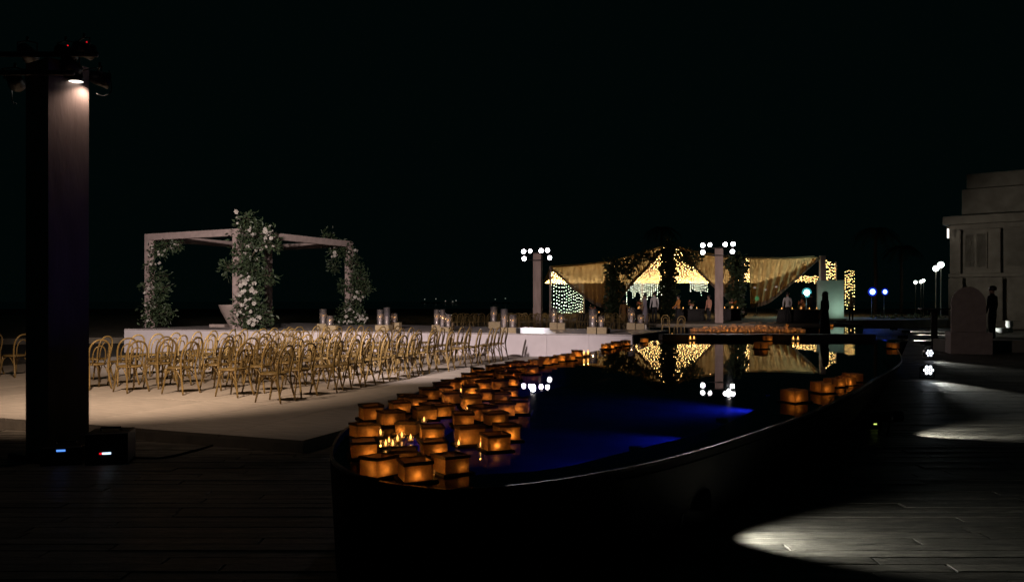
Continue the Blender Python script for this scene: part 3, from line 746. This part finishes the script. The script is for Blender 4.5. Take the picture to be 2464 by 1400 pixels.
# lanterns crowding the lower pool beyond the bar
far_l = []
for i in range(27): far_l.append((1668 + i * 10.2 + RL.uniform(-2, 2), 798 + RL.uniform(-1, 1)))
for i in range(24): far_l.append((1672 + i * 10.8 + RL.uniform(-3, 3), 794.5 + RL.uniform(-1, 1)))
for i in range(17): far_l.append((1700 + i * 12 + RL.uniform(-3, 3), 791 + RL.uniform(-1, 1)))
for i in range(9): far_l.append((1730 + i * 13 + RL.uniform(-3, 3), 788 + RL.uniform(-.6, .6)))
far_l += [(1978, 797), (1990, 797), (1765, 784), (1791, 782), (1798, 782), (1807, 780), (1814, 780), (1828, 780), (1850, 781), (1857, 781), (1866, 778), (1874, 777), (1893, 785), (1908, 779), (1956, 778), (1966, 778), (1999, 785)]
far_l.sort(key=lambda q: (-q[1]))
def put_far(it, label):
    px, py = it; p = P(px, py, .43); p.z = .405
    o = obj('floating_lantern', LFAR, None, p, RL.uniform(-.5, .5)); o.scale = (1.08,) * 3
    tag(o, label, 'lantern', 'lit paper lanterns crowding the lower pool')
    l = lan_light(.2); COL.objects.link(l); l.parent = o; l.location = (0, -.045, .07)
rank_place(far_l, 24, 'small glowing lantern, %s from left in the %s rank beyond the stone bar', put_far)

# ------------------------------------------------------------------ draped tent
TY = 59.0
tent = thing('event_tent', 'long draped gauze tent glowing with string lights', 'tent', (0, 0, 0))
def drape(name, top, bot, Y, n=72, m=10, amp=.34, sag=.5, freq=9, mat='canvas'):
    tp, bt = catmull([(x, y, 0) for x, y in top], 12), catmull([(x, y, 0) for x, y in bot], 12)
    def at(c, t): f = t * (len(c) - 1); i = min(int(f), len(c) - 2); return c[i].lerp(c[i + 1], f - i)
    rows = []
    for i in range(m + 1):
        r_ = []
        for k in range(n + 1):
            a, b = at(tp, k / n), at(bt, k / n); q = a.lerp(b, i / m)
            yy = Y - sag * math.sin(math.pi * i / m) + amp * (i / m) * math.sin(freq * k / n * math.pi + i * .35)
            r_.append(Q(q.x, q.y, yy))
        rows.append(r_)
    o = MB().grid(rows).build(name, M[mat], tent)
    hm = []
    for i in (0, 1):
        r_ = []
        for k in range(n + 1):
            a, b = at(tp, k / n), at(bt, k / n); dv = (a - b); ll = max(dv.length, 1e-3); q = b + dv * min(1, (i * 11) / ll)
            r_.append(Q(q.x, q.y, Y - .12 - .25 * (1 - i) + amp * math.sin(freq * k / n * math.pi + m * .35)))
        hm.append(r_)
    MB().grid(hm).build('hem', M['hem'], tent)
drape('drape', [(1322, 643), (1390, 639), (1468, 631)], [(1325, 646), (1385, 700), (1430, 733), (1466, 746)], TY, freq=13)
drape('drape', [(1478, 630), (1540, 612), (1598, 593)], [(1480, 742), (1516, 692), (1556, 648), (1594, 602)], TY, freq=13)
drape('drape', [(1626, 590), (1690, 612), (1768, 622)], [(1630, 598), (1678, 652), (1726, 700), (1766, 732)], TY, freq=13)
drape('drape', [(1802, 622), (1890, 623), (1974, 618)], [(1806, 742), (1852, 728), (1910, 680), (1972, 624)], TY, freq=17)
def pole(px, y0, wpx, Y=TY, zb=.5):
    t0 = Q(px, y0, Y); h = t0.z - zb; wd = wpx * Y / F
    MB().box((0, 0, h / 2), (wd, wd, h), bev=.01).build('pole', M['postwood'], tent, (t0.x, Y, zb))
for px, y0, wp in ((1324, 641, 5), (1472, 629, 7), (1608, 590, 9), (1785, 620, 9), (1979, 615, 12)): pole(px, y0, wp)
pole(2011, 630, 3, 70); pole(1545, 676, 4, 78); pole(1405, 672, 4, 78)
def ceil_z(px, t):
    front = [(1322, 641), (1390, 637), (1470, 629), (1540, 610), (1600, 591), (1690, 608), (1780, 620), (1890, 621), (1979, 616)]
    for (a, ya), (b, yb) in zip(front, front[1:]):
        if a <= px <= b or (b == 1979): 
            y = ya + (yb - ya) * (px - a) / (b - a); 
            if a <= px <= b: break
    zf = EYE + (HZ - y) * TY / F
    zb = EYE + (HZ - 678) * 78 / F
    return zf + (zb - zf) * t - .25 * math.sin(math.pi * t)
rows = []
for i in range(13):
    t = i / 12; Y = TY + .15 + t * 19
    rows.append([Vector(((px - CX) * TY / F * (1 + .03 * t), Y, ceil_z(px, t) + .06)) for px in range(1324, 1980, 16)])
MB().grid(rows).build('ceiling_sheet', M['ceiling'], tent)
GS = 'string light runs of the tent'
def lights(name, label, mat, pts, r):
    t = thing('string_lights', label, 'string lights', pts[0], 0, GS); o = Vector(pts[0]); m = MB()
    for p in pts: m.octa(Vector(p) - o, r * R.uniform(.8, 1.2))
    b = m.build('bulbs', M[mat], t); b['kind'] = 'stuff'; return t, o
pts = []
for k in range(84):
    px = 1337 + k * (1974 - 1337) / 83
    t = R.uniform(0, .01)
    while t < 1:
        Y = TY + .3 + t * 18.5; pts.append(Vector(((px - CX) * TY / F * (1 + .03 * t) + R.gauss(0, .05), Y, ceil_z(min(max(px, 1323), 1978), t) - .06 - R.random() * .12))); t += .026 * R.uniform(.7, 1.3)
lights('c', 'warm string lights strewn across the underside of the tent roof', 'warm_bulb', pts, .029)
def hang(p0, p1, n, top, bot, step, jit=.4, ragged=.4):
    out = []
    for i in range(n):
        a = i / (n - 1); x, y = p0[0] + (p1[0] - p0[0]) * a, p0[1] + (p1[1] - p0[1]) * a
        zt = top[0] + (top[1] - top[0]) * a; zb = bot[0] + (bot[1] - bot[0]) * a; zb = zb + (zt - zb) * ragged * R.random()
        z = zt - R.random() * step
        while z > zb: out.append(Vector((x + R.gauss(0, .02), y, z))); z -= step * R.uniform(1 - jit, 1 + jit)
    return out
a, b = Q(1326, 646, TY + .6), Q(1402, 672, 77)
lights('n', 'greenish string light curtain closing the left end of the tent', 'cool_bulb', hang((a.x, a.y), (b.x, b.y), 15, (a.z, b.z), (.55, .55), .28, .25, .05), .034)
a, b = Q(1508, 680, 77), Q(1602, 680, 77)
t_, o_ = lights('k', 'pale green hanging lights at the back left of the tent', 'cool_bulb', hang((a.x, a.y), (b.x, b.y), 20, (a.z, b.z), (1.3, 2.2), .2, .4, .6), .04)
a, b = Q(1662, 680, 77.5), Q(1702, 680, 77.5)
lights('k', 'short ragged hanging lights at the back of the tent behind the far tower', 'cool_bulb', hang((a.x, a.y), (b.x, b.y), 9, (a.z, b.z), (2.6, 2.0), .2, .4, .5), .04)
a, b = Q(1985, 622, TY + .6), Q(2012, 634, 70)
lights('r', 'dense golden string light curtain on the right end of the tent', 'warm_bulb', hang((a.x, a.y), (b.x, b.y), 9, (a.z - .05, b.z), (2.5, 2.5), .22, .5, .1), .03)
a, b = Q(2034, 650, 72), Q(2056, 650, 72)
lights('r', 'narrow golden strip of string lights right of the green wall', 'warm_bulb', hang((a.x, a.y), (b.x, b.y), 6, (a.z, b.z), (.9, .9), .24, .5, .15), .03)
a, b = Q(1905, 676, 74), Q(1975, 668, 64)
lights('r', 'golden lights edging the tent roof behind the right corner pole', 'warm_bulb', hang((a.x, a.y), (b.x, b.y), 22, (a.z + .5, b.z + .2), (a.z - .05, b.z - .6), .17, .4, .2), .028)
TG = 'greenery columns on the tent poles'
def tgar(label, px, y0, y1, wpx, extra, n):
    bl = [(px + R.uniform(-4, 4), y, wpx * R.uniform(.8, 1.15)) for y in range(int(y0), int(y1), int(wpx * 1.1))] + extra
    garland(label, Vector(((px - CX) * TY / F, TY - .4, .5)), bl, TY - .4, n, .34, None, .1, TG, 'pole_greenery')
tgar('dark leafy greenery wrapping the left tent pole', 1472, 640, 765, 13, [(1500, 640, 14), (1525, 630, 14), (1510, 660, 10), (1490, 690, 10), (1545, 620, 10), (1485, 740, 18)], 1500)
tgar('dense dark greenery wrapping the tall middle tent pole', 1608, 598, 785, 15, [(1570, 612, 10), (1655, 615, 14), (1680, 618, 8), (1665, 632, 8)], 1900)
tgar('trailing greenery wrapping the tent pole right of the far tower', 1772, 628, 775, 14, [(1745, 630, 10), (1790, 640, 10), (1760, 700, 14), (1785, 690, 12)], 1500)

# ------------------------------------------------------------------ green wall, stage lights, lamps beyond
gw = thing('wall_panel', 'free-standing wall panel washed in green light behind the silhouetted woman', 'wall panel', Vector(((1997 - CX) * 53 / F, 53, .5)))
MB().box((0, 0, 1.33), (1.66, .5, 2.66), bev=.01).build('slab', M['greenpanel'], gw, None, math.radians(-14))
MB().box((0, -.1, .06), (1.9, .9, .12), bev=.01).build('plinth', M['stone'], gw, None, math.radians(-14))
g0 = Vector(gw.location)
spot('wall_wash', g0 + Vector((.25, -1.6, .5)), g0 + Vector((.3, 0, 1.5)), 42, (.70, 1, .80), 120, .9, .1)
def beam_light(px, py, Y, mat, r, label, zb, halomat=None):
    p = Q(px, py, Y); t = thing('moving_light', label, 'stage light', Vector((p.x, p.y, zb)), 0, 'coloured stage lights beyond the pool')
    h = p.z - zb
    MB().tube([(0, .22, h), (0, .05, h), (0, -.03, h)], [r * .7, r, r * 1.05], 12).build('housing', M['black'], t)
    mt_ = Matrix.Translation((0, -.035, h)) @ Matrix.Rotation(math.pi / 2, 4, 'X')
    MB().lathe([(.001, .012), (r * (.95 if halomat is None else .62), .01)], 14, mat=mt_).build('lens', M[mat], t)
    if halomat: MB().lathe([(r * .62, .01), (r, 0)], 14, mat=mt_).build('halo_ring', M[halomat], t)  # added glowing ring imitates the halo round the lamp
    MB().tube([(0, .1, h - r), (0, .1, .05)], .03, 6).tube([(-.3, .1, 0), (0, .1, .3), (.3, .1, 0)], .02, 5).build('stand', M['black'], t)
    return t
beam_light(1941, 704, 62, 'cyan', .38, 'huge cyan-white stage light left of the green wall', .5, 'cyanhalo')
beam_light(2099, 702, 60, 'bluew', .34, 'blue-white stage light on the left of the pair', 0, 'blue'); beam_light(2129, 702, 60, 'bluew', .26, 'deep blue stage light on the right of the pair', 0, 'blue')
point('blue_glow', Q(2099, 702, 59.4), 60, (.05, .15, 1), .1); point('cyan_glow', Q(1941, 704, 61), 300, (.5, 1, .95), .2)
beam_light(1821, 718, 66, 'green', .2, 'small green stage light seen through the right drape', .5)
for px, py, lb in ((1816, 692, 'left'), (1842, 697, 'middle'), (1868, 690, 'right')):
    p = Q(px, py, 72); t = thing('pendant_lamp', '%s warm pendant lamp glowing through the right tent drape' % lb, 'lamp', p, 0, 'pendant lamps in the tent')
    MB().ball((0, 0, 0), .13, 10, 6, sz=.5).build('bulb', M['flame' if lb == 'x' else 'dimlens'], t); MB().tube([(0, 0, .06), (0, 0, 1.3)], .012, 4).build('cord', M['black'], t)
for i, (px, py, Y, zb, lb) in enumerate(((2264, 637, 62, 0, 'taller globe lamp post left of the stone building'), (2252, 646, 66, 0, 'shorter globe lamp post left of the stone building'), (2203, 679, 95, 0, 'small far globe lamp, left of three'), (2216, 678, 98, 0, 'small far globe lamp, middle of three'), (2222, 675, 102, 0, 'small far globe lamp, right of three'))):
    p = Q(px, py, Y); t = thing('street_lamp', lb, 'street lamp', Vector((p.x, p.y, zb)), 0, 'white globe lamps in the distance')
    r = .24 if i < 2 else .2
    MB().ball((0, 0, p.z - zb), r, 12, 8).build('globe', M['globe'], t); MB().tube([(0, 0, 0), (0, 0, p.z - zb - r)], [.06, .04], 6).build('pole', M['stone'], t)

# ------------------------------------------------------------------ stone building at the right
ax = Vector((.79, -.613, 0)); O = Vector((28.35, 51.2, 0)); byaw = math.atan2(ax.y, ax.x)
bld = thing('stone_building', 'dim stone building with cornice and pilasters at the right', 'building', O, byaw)
MB().box((9, 6.0, 3.4), (18, 11.5, 6.8)).build('wall', M['stone'], bld)
MB().box((9, 5.85, 6.98), (18.7, 12.1, .55), bev=.05).build('cornice', M['stone'], bld)
MB().box((9, 6.0, 6.5), (18.3, 11.8, .26)).build('architrave', M['stone'], bld)
MB().box((9.4, 6.2, 8.15), (17.6, 10.8, 1.75), bev=.03).build('attic', M['stone'], bld)
MB().box((9.5, 6.2, 9.55), (17.3, 10.5, .95), bev=.04).build('parapet', M['stone'], bld)
for x in (.35, 2.55, 6.4, 10.2): MB().box((x, .16, 4.95), (.55, .2, 2.8), bev=.02).build('pilaster', M['stone'], bld)
MB().box((9, .14, 3.42), (18.1, .3, .22), bev=.02).build('string_course', M['stone'], bld)
for x in (.35, 2.55, 6.4, 10.2): MB().box((x, .14, 1.65), (.8, .3, 3.2), bev=.02).build('pier', M['stone'], bld)
for x0, x1 in ((.8, 2.1), (3.1, 5.9), (6.95, 9.7)):
    wn = MB().box(((x0 + x1) / 2, .21, 5.0), (x1 - x0, .06, 2.3)).build('window', M['stone'], bld)
    for q in (0, 1):
        MB().box((x0 + (x1 - x0) * (q + .5) / 2, .19, 5.0), ((x1 - x0) / 2 - .12, .02, 2.1)).build('shutter', M['stone'], wn)
MB().box((9, .12, .3), (18.2, .8, .5), bev=.03).build('plinth', M['stone'], bld)
wl = thing('wall_lamp', 'slim white wall lamp on the corner of the stone building', 'wall lamp', Q(2282, 562, 50.9), byaw); MB().box((0, -.1, 0), (.10, .08, .6), bev=.01).build('diffuser', M['dimlens'], wl); MB().box((0, 0, 0), (.06, .14, .3)).build('bracket', M['black'], wl)
for nm, px, prof, lb in (('vase', 2429, [(.16, 0), (.2, .1), (.13, .28), (.2, .42), (.18, .6), (.2, .66)], 'tall white vase standing at the foot of the stone building'), ('bowl', 2410, [(.12, 0), (.3, .1), (.34, .26), (.3, .27), (.2, .12)], 'round white bowl lying beside the vase at the building')):
    b = MB().lathe(prof, 16).build(nm, M['china'], None, Vector(((px - CX) * 44 / F, 44, 0))); tag(b, lb, nm)
tag(MB().box((0, 0, .2), (2.6, 1.3, .42), bev=.02).build('stone_slab', M['stone'], None, Vector(((2362 - CX) * 27.6 / F, 27.7, 0))), 'low stone slab behind the rounded board carrying two people', 'slab')
# arch on a plinth, tall table, steps, hedge
ar = thing('arched_board', 'rounded blush board standing on a block plinth', 'arched board', P(2338, 852, 0))
s = F / ar.location.y
MB().box((0, .45, .36), (1.22, .9, .72), bev=.01).build('plinth', M['arch'], ar, None, math.radians(-18))
poly = [(-.52, 0), (.52, 0)] + [(.52 * math.cos(a), .92 + .60 * math.sin(a)) for a in [math.pi * k / 16 for k in range(17)]]
m = MB(); n = len(poly); vs = [(x, -.05, z) for x, z in poly] + [(x, .05, z) for x, z in poly]
m.add(vs, [tuple(range(n)), tuple(range(n, 2 * n))[::-1]] + [(i, n + i, n + (i + 1) % n, (i + 1) % n) for i in range(n)])
m.build('board', M['arch'], ar, Vector((.12, .4, .722)), math.radians(-18))
tb = thing('cocktail_table', 'dark tall cocktail table left of the arched board', 'table', P(2248, 840, 0))
MB().lathe([(.001, 1.44), (.52, 1.44), (.53, 1.47), (.52, 1.5), (.001, 1.5)], 20).build('tabletop', M['black'], tb); MB().tube([(0, 0, 0), (0, 0, 1.44)], .11, 10).build('leg', M['darkcloth'], tb); MB().lathe([(.3, 0), (.3, .03), (.05, .05)], 16).build('base', M['black'], tb)
hd = thing('hedge', 'low clipped yellow-green hedge left of the cocktail table', 'hedge', Vector(((2180 - CX) * 58 / F, 58, 0)))
m = MB(); leaves(m, [(Vector((x * .5 - 2.2, R.uniform(-.2, .2), .35)), .42) for x in range(10)], 1400, .16); f = m.build('foliage', M['hedge'], hd); f['kind'] = 'stuff'
m = MB(); [m.tube([(x * .5 - 2.2, 0, 0), (x * .5 - 2.2 + R.uniform(-.1, .1), 0, .5)], .02, 4) for x in range(10)]; m.build('stem', M['bark'], hd)
def palm(px, Y, h, label):
    t = thing('palm_tree', label, 'palm tree', Vector(((px - CX) * Y / F, Y, 0)), 0, 'dark palm trees beyond the pool')
    MB().tube(catmull([(0, 0, 0), (.1, 0, h * .4), (.05, 0, h * .75), (.2, 0, h)], 4), [.22 - .006 * k for k in range(13)], 8).build('trunk', M['bark'], t)
    m = MB()
    for k in range(18):
        a = k * 2.4; el = R.uniform(-.1, 1.0); pp = []
        for q in range(9):
            f = q / 8; rr_ = 2.6 * f; pp.append(Vector((.2 + rr_ * math.cos(a) * math.cos(el * (1 - f)), rr_ * math.sin(a) * math.cos(el * (1 - f)), h + 1.6 * f * math.sin(el) - 2.2 * f * f)))
        m.tube(pp, [.03 - .003 * q for q in range(9)], 4)
        for q in range(1, 9):
            d = (pp[q] - pp[q - 1]).normalized(); sd = d.cross(Vector((0, 0, 1))).normalized()
            for s2 in (-1, 1):
                for z_ in (0, .5):
                    b0 = pp[q - 1].lerp(pp[q], z_); m.add([b0, b0 + d * .12, b0 + sd * s2 * .55 + d * .35 - Vector((0, 0, .3))], [(0, 1, 2)])
    m.build('crown', M['leaf'], t)
palm(2168, 105, 9.0, 'thin dark palm left of the globe lamps'); palm(2105, 85, 9.5, 'tall dark palm behind the blue stage lights'); palm(1590, 110, 12, 'dark palm rising behind the tent peak')
bt = thing('sailing_boat', 'far boat with a mast and dim lights on the horizon', 'boat', Vector(((1085 - CX) * 600 / F, 600, -.4)))
MB().prism([(-6, -1), (5, -1.4), (8, 0), (5, 1.4), (-6, 1)], 0, 1.4).build('hull', M['shirt'], bt); MB().tube([(0, 0, 1.2), (0, 0, 11)], [.15, .08], 6).build('mast', M['shirt'], bt)
m = MB(); [m.ball((x, -1.5, z), .35, 6, 4) for x, z in ((-4, 2.4), (1.5, 2.0), (4, 2.8))]; m.build('cabin_light', M['speck'], bt)
for px, py, lb in ((1022, 720, 'first pinprick light of a far boat on the dark sea'), (1049, 719, 'faint pinprick light of a far boat left of the masted boat'), (1192, 720, 'pinprick light of a far boat above the fourth candle group'), (1216, 718, 'last faint pinprick light of a far boat before the tower')):
    p = Q(px, py, 700); b = thing('fishing_boat', lb, 'boat', Vector((p.x, 700, -.4)), 0, 'far boats on the sea'); MB().prism([(-3, -.8), (2.5, -.9), (4, 0), (2.5, .9), (-3, .8)], 0, 1.1).build('hull', M['dark'], b); MB().ball((0, -.6, p.z + .4), .38, 6, 4).build('lamp', M['speck'], b)

# ------------------------------------------------------------------ floor pars along the pool wall
def par(loc, aim, label, power, cone, lensmat='parlens', fr=.13, pitch=-.09, leds=True, zc=None):
    t = thing('floor_par_light', label, 'par light', loc, 0, 'par lights on the deck along the pool wall')
    d = Vector(aim) - Vector(loc); yw = math.atan2(d.y, d.x) + math.pi / 2; t.rotation_euler.z = yw
    z = zc or fr + .08
    MB().tube([(0, .2, z), (0, .02, z), (0, -.05, z)], [fr * .75, fr, fr * 1.08], 16).build('housing', M['black'], t)
    MB().tube([(-fr * 1.2, 0, z), (-fr * 1.2, .05, .02), (fr * 1.2, .05, .02), (fr * 1.2, 0, z)], .014, 5).build('stand', M['black'], t)
    if leds:
        for k in range(7):
            a = k * math.pi / 3; rr_ = 0 if k == 6 else fr * .62
            MB().lathe([(.001, .008), (fr * .23, 0)], 10, mat=Matrix.Translation((rr_ * math.cos(a), -.055, z + rr_ * math.sin(a))) @ Matrix.Rotation(math.pi / 2, 4, 'X')).build('lens', M[lensmat], t)
    else:
        MB().tube([(0, -.05, z), (0, -.2, z)], [fr * 1.08, fr * 1.1], 16, caps=False).build('hood', M['black'], t)
        MB().lathe([(.001, .008), (fr, 0)], 14, mat=Matrix.Translation((0, -.055, z)) @ Matrix.Rotation(math.pi / 2, 4, 'X')).build('lens', M[lensmat], t)
    u = d.normalized()
    src = Vector(loc) + Vector((0, 0, z)) + u * (.09 if leds else .22)
    spot('par_beam', src, src + u * 1.0 + Vector((0, 0, pitch)), power, (.95, 1, .93), cone, 1.0, .10 if leds else .04)
    return t
par(P(2232, 912, 0), P(2560, 990, 0), 'bright round LED par facing us on the right deck', 520, 34)
par(P(2235, 866, 0), P(2620, 925, 0), 'dimmer round LED par behind the bright one', 260, 42, 'parlens_low')
par(P(2133, 1050, 0), P(2500, 1038, 0), 'par light at the pool wall throwing a beam across the deck', 200, 66, 'dimlens', .07, -.24, False, .26)
par(P(1640, 1300, 0) , P(2500, 1300, 0), 'par light hidden behind the near pool wall lighting the deck', 170, 78, 'dimlens', .07, -.34, False, .30)
for px, py, wd_ in (('first', (2228, 835), 2330), ('second', (2172, 819), 2330), ('third', (2180, 804.5), 2330), ('fourth', (2150, 797), 2330)):
    par(P(*py, 0), P(wd_, py[1] + 2, 0), '%s distant par light beyond the bright ones, its beam a thin strip' % px, 2200, 56, 'dimlens', .08, -.14, False)
ld = P(2097, 1030, 0); t = thing('power_supply', 'small black power box with a yellow indicator by the pool wall', 'power box', ld); MB().box((0, 0, .05), (.22, .14, .1), bev=.01).build('case', M['black'], t); MB().box((.02, -.072, .07), (.04, .004, .018)).build('indicator_light', M['yellowl'], t)

# amps and boxes at the foot of the near tower
for px, py, w_, h_, mat, lb in ((256, 1118, .42, .34, 'whitel', 'black amplifier with red and ice-blue lights at the foot of the near tower'), (146, 1120, .4, .2, 'bluel', 'black dimmer box with a blue light in front of the near tower')):
    p = P(px, py, 0); t = thing('amplifier', lb, 'amplifier', p, .25)
    MB().box((0, .2, h_ / 2), (w_, .38, h_), bev=.012).build('case', M['black'], t)
    MB().box((0, .006, h_ * .36 if mat == 'whitel' else h_ * .8), (.085, .008, .02)).build('indicator_light', M[mat], t)
    if mat == 'whitel': MB().box((-.058, .006, h_ * .36), (.026, .008, .018)).build('indicator_light', M['red'], t)
    MB().tube([(-.1, .2, h_), (-.1, .2, h_ + .03), (.1, .2, h_ + .03), (.1, .2, h_)], .012, 5).build('handle', M['black'], t)
cbk = MB(); cbk.tube(catmull([P(300, 1100, .01), P(390, 1100, .01), P(450, 1088, .01), P(515, 1068, .01), P(470, 1058, .01), P(330, 1046, .01), P(205, 1028, .01)], 6), .014, 6)
tag(cbk.build('floor_cable', M['black']), 'thick black cable curving over the deck from the amplifier', 'cable')
cbk = MB(); cbk.tube(catmull([P(-20, 1004, .01), P(60, 1010, .01), P(170, 1020, .01), P(300, 1036, .01), P(420, 1048, .01), P(560, 1056, .01), P(720, 1070, .01)], 6), .012, 6)
tag(cbk.build('floor_cable', M['black']), 'black cable running along the platform edge', 'cable')

# ------------------------------------------------------------------ tables and people
def dining_table(px, Y, wd, label, zb=.5, n=4):
    p = Vector(((px - CX) * Y / F, Y, zb)); t = thing('dining_table', label, 'table', p, 0, 'dining tables in the tent')
    MB().box((0, 0, .75), (wd, .9, .03)).build('tabletop', M['darkcloth'], t)
    MB().lathe([(.66, .02), (.62, .4), (.60, .764), (.001, .768)], 24, sx=wd / 1.2, sy=.8).build('tablecloth', M['darkcloth'], t)
    for sx in (-1, 1):
        for sy in (-1, 1): MB().box((sx * wd * .38, sy * .35, .37), (.05, .05, .74)).build('leg', M['black'], t)
    for i in range(n):
        q = p + Vector(((i - (n - 1) / 2) * wd / n, R.uniform(-.2, .2), .769))
        votive(q, 'table candle, %s from the left on the %s' % (ordw(i + 1), label), 1.2, 2.2)
    fl = thing('table_flowers', 'small flower arrangement on the ' + label, 'flowers', p + Vector((.1, .1, .769)), 0, 'table flowers in the tent')
    MB().lathe([(.06, 0), (.09, .1), (.05, .2)], 10).build('vase', M['china'], fl); m = MB(); leaves(m, [(Vector((0, 0, .34)), .2)], 60, .1); f = m.build('foliage', M['leaf'], fl); f['kind'] = 'stuff'
    m = MB(); [blossom(m, Vector((R.gauss(0, .13), R.gauss(0, .1), .36 + R.gauss(0, .1))), .07) for _ in range(10)]; f = m.build('blossoms', M['peach'], fl); f['kind'] = 'stuff'
dining_table(1925, 46.5, 2.6, 'dark long table before the waiter', .5, 5)
dining_table(1420, 52, 1.8, 'dark table near the left net curtain', .2, 3)
dining_table(1660, 50, 1.8, 'dim table left of the far tower', .5, 2)
dining_table(1760, 52, 1.2, 'table behind the far tower', .5, 3)
dining_table(1535, 48, 1.5, 'table left of the tall middle pole', .5, 3)
def person(px, Y, zb, H, rz, label, top='shirt', bottom='dark', dress=None, hair=True, long_hair=False, arm=.04, lean=0.0, reach=0.0):
    t = thing('person', label, 'person', Vector(((px - CX) * Y / F, Y, zb)), rz)
    J = {}; E = []; Rr = {}
    def jn(n, p, r, par=None):
        J[n] = (len(J), Vector(p)); Rr[n] = r
        if par: E.append((J[par][0], J[n][0]))
    jn('pel', (0, 0, .53), .068); jn('spi', (0, .0, .62), .062, 'pel'); jn('che', (0, -.004 + lean * .5, .73), .074, 'spi'); jn('nk', (0, lean, .825), .03, 'che'); jn('hb', (0, .012 + lean, .875), .045, 'nk'); jn('hd', (0, .008 + lean, .93), .055, 'hb'); jn('ht', (0, lean, .975), .036, 'hd')
    jn('nose', (0, .065 + lean, .915), .012, 'hd')
    for s, k in ((-1, 'l'), (1, 'r')):
        jn('sh' + k, (s * .10, lean * .9, .80), .04, 'che'); jn('el' + k, (s * .135, .0 + reach * .3 + lean, .635), .026, 'sh' + k); jn('wr' + k, (s * (.14 - reach * .3), arm + reach + lean, .49 + reach * .5), .018, 'el' + k)
        jn('pa' + k, (s * (.138 - reach * .3), arm + .012 + reach, .455 + reach * .55), .019, 'wr' + k)
        for q in range(4): jn('f%d%s' % (q, k), (s * (.138 - reach * .3), arm + .0 + reach + q * .012, .41 + reach * .6 - (.004 if q in (1, 2) else 0)), .0055, 'pa' + k)
        jn('th' + k, (s * (.125 - reach * .3), arm + .042 + reach, .435 + reach * .6), .006, 'pa' + k)
        jn('hi' + k, (s * .05, 0, .49), .056, 'pel'); jn('kn' + k, (s * .054, .012, .28), .037, 'hi' + k); jn('an' + k, (s * .055, -.005, .045), .024, 'kn' + k); jn('to' + k, (s * .062, .085, .018), .018, 'an' + k)
    me = bpy.data.meshes.new('body'); me.from_pydata([tuple(p * H) for _, p in J.values()], E, [])
    o = bpy.data.objects.new('body', me); COL.objects.link(o)
    o.modifiers.new('Skin', 'SKIN'); sb = o.modifiers.new('Sub', 'SUBSURF'); sb.levels = sb.render_levels = 1
    lay = me.skin_vertices[0].data
    for n, (i, _) in J.items(): lay[i].radius = (Rr[n] * H, Rr[n] * H * (.8 if n in ('che', 'spi', 'pel') else 1)); lay[i].use_root = (n == 'pel')
    bpy.context.view_layer.update()
    dg = bpy.context.evaluated_depsgraph_get(); ev = bpy.data.meshes.new_from_object(o.evaluated_get(dg))
    bpy.data.objects.remove(o); ev.name = 'body'
    ev.materials.clear()
    for k in (M[top], M[bottom], M['skin'], M['black']): ev.materials.append(k)
    for f in ev.polygons:
        c = f.center / H; f.use_smooth = True
        if c.z > .845: f.material_index = 2
        elif abs(c.x) > .10 and c.z < .60 and (c.z < .485 + reach or dress): f.material_index = 2
        elif c.z > .52 or abs(c.x) > .112: f.material_index = 0
        elif c.z > .035: f.material_index = 1
        else: f.material_index = 3
    obj('body', ev, t)
    if hair:
        hp = [(.001, .062), (.035, .055), (.056, .03), (.060, 0), (.058, -.03)]
        if long_hair: hp = hp + [(.062, -.09), (.055, -.15), (.02, -.19)]
        MB().lathe([(r * H, z * H) for r, z in hp][::-1], 14, c=(0, (-.008 + lean) * H, .938 * H), sy=1.1).build('hair', M['hair'], t)
    if dress:
        MB().lathe([(.14 * H, .01), (.12 * H, .2 * H), (.10 * H, .42 * H), (.09 * H, .53 * H), (.072 * H, .63 * H), (.088 * H, .74 * H), (.07 * H, .81 * H)], 18, sy=.82).build('dress', M[dress], t)
    return t
person(1985, 28.5, .42, 1.70, math.radians(40), 'person in a long dark dress silhouetted against the green wall', 'dark', 'dark', 'dark', True, True)
person(1895, 45.2, .52, 1.78, 0, 'person in white shirt and black trousers facing the candlelit table', 'shirt', 'dark', arm=.02, reach=.05)
person(1575, 45.5, .5, 1.80, .3, 'person in white shirt and dark trousers left of the tall tent pole', 'shirt', 'dark')
person(1552, 44.6, .5, 1.68, 1.2, 'person in a long pale lilac dress beside the white shirt', 'pale', 'pale', 'pale')
person(1501, 47.5, .2, 1.70, 2.9, 'person in an amber dress behind the backlit chairs', 'gold', 'gold', 'gold', True, True)
person(1706, 48, .5, 1.66, 2.0, 'person in a peach top left of the far tower', 'peach', 'dark')
person(1633, 47, .5, 1.62, 1.8, 'person in an orange top right of the tall tent pole', 'orange', 'dark', reach=.14)
person(1932, 50, .5, 1.72, .8, 'person in a peach dress before the cyan light', 'peach', 'peach', 'peach', True, True)
person(1952, 49, .5, 1.74, -.6, 'person in dark clothes left of the green wall', 'dark', 'dark')
person(2048, 50, .5, 1.75, 2.4, 'person in a white shirt holding up a camera right of the green wall', 'shirt', 'dark', reach=.16)
p = Q(2046, 704, 49.7); cm = thing('photo_camera', 'black camera held up right of the green wall', 'camera', p); MB().box((0, 0, 0), (.16, .09, .11), bev=.01).build('camera_body', M['black'], cm); MB().tube([(0, -.04, 0), (0, -.16, 0)], .045, 10).build('lens', M['black'], cm)
person(2330, 27.6, .42, 1.84, .2, 'person hidden behind the rounded board with only the hair showing', 'dark', 'dark')
person(2388, 27.3, .42, 1.88, .5, 'person in a dark suit standing right of the rounded board', 'dark', 'dark')
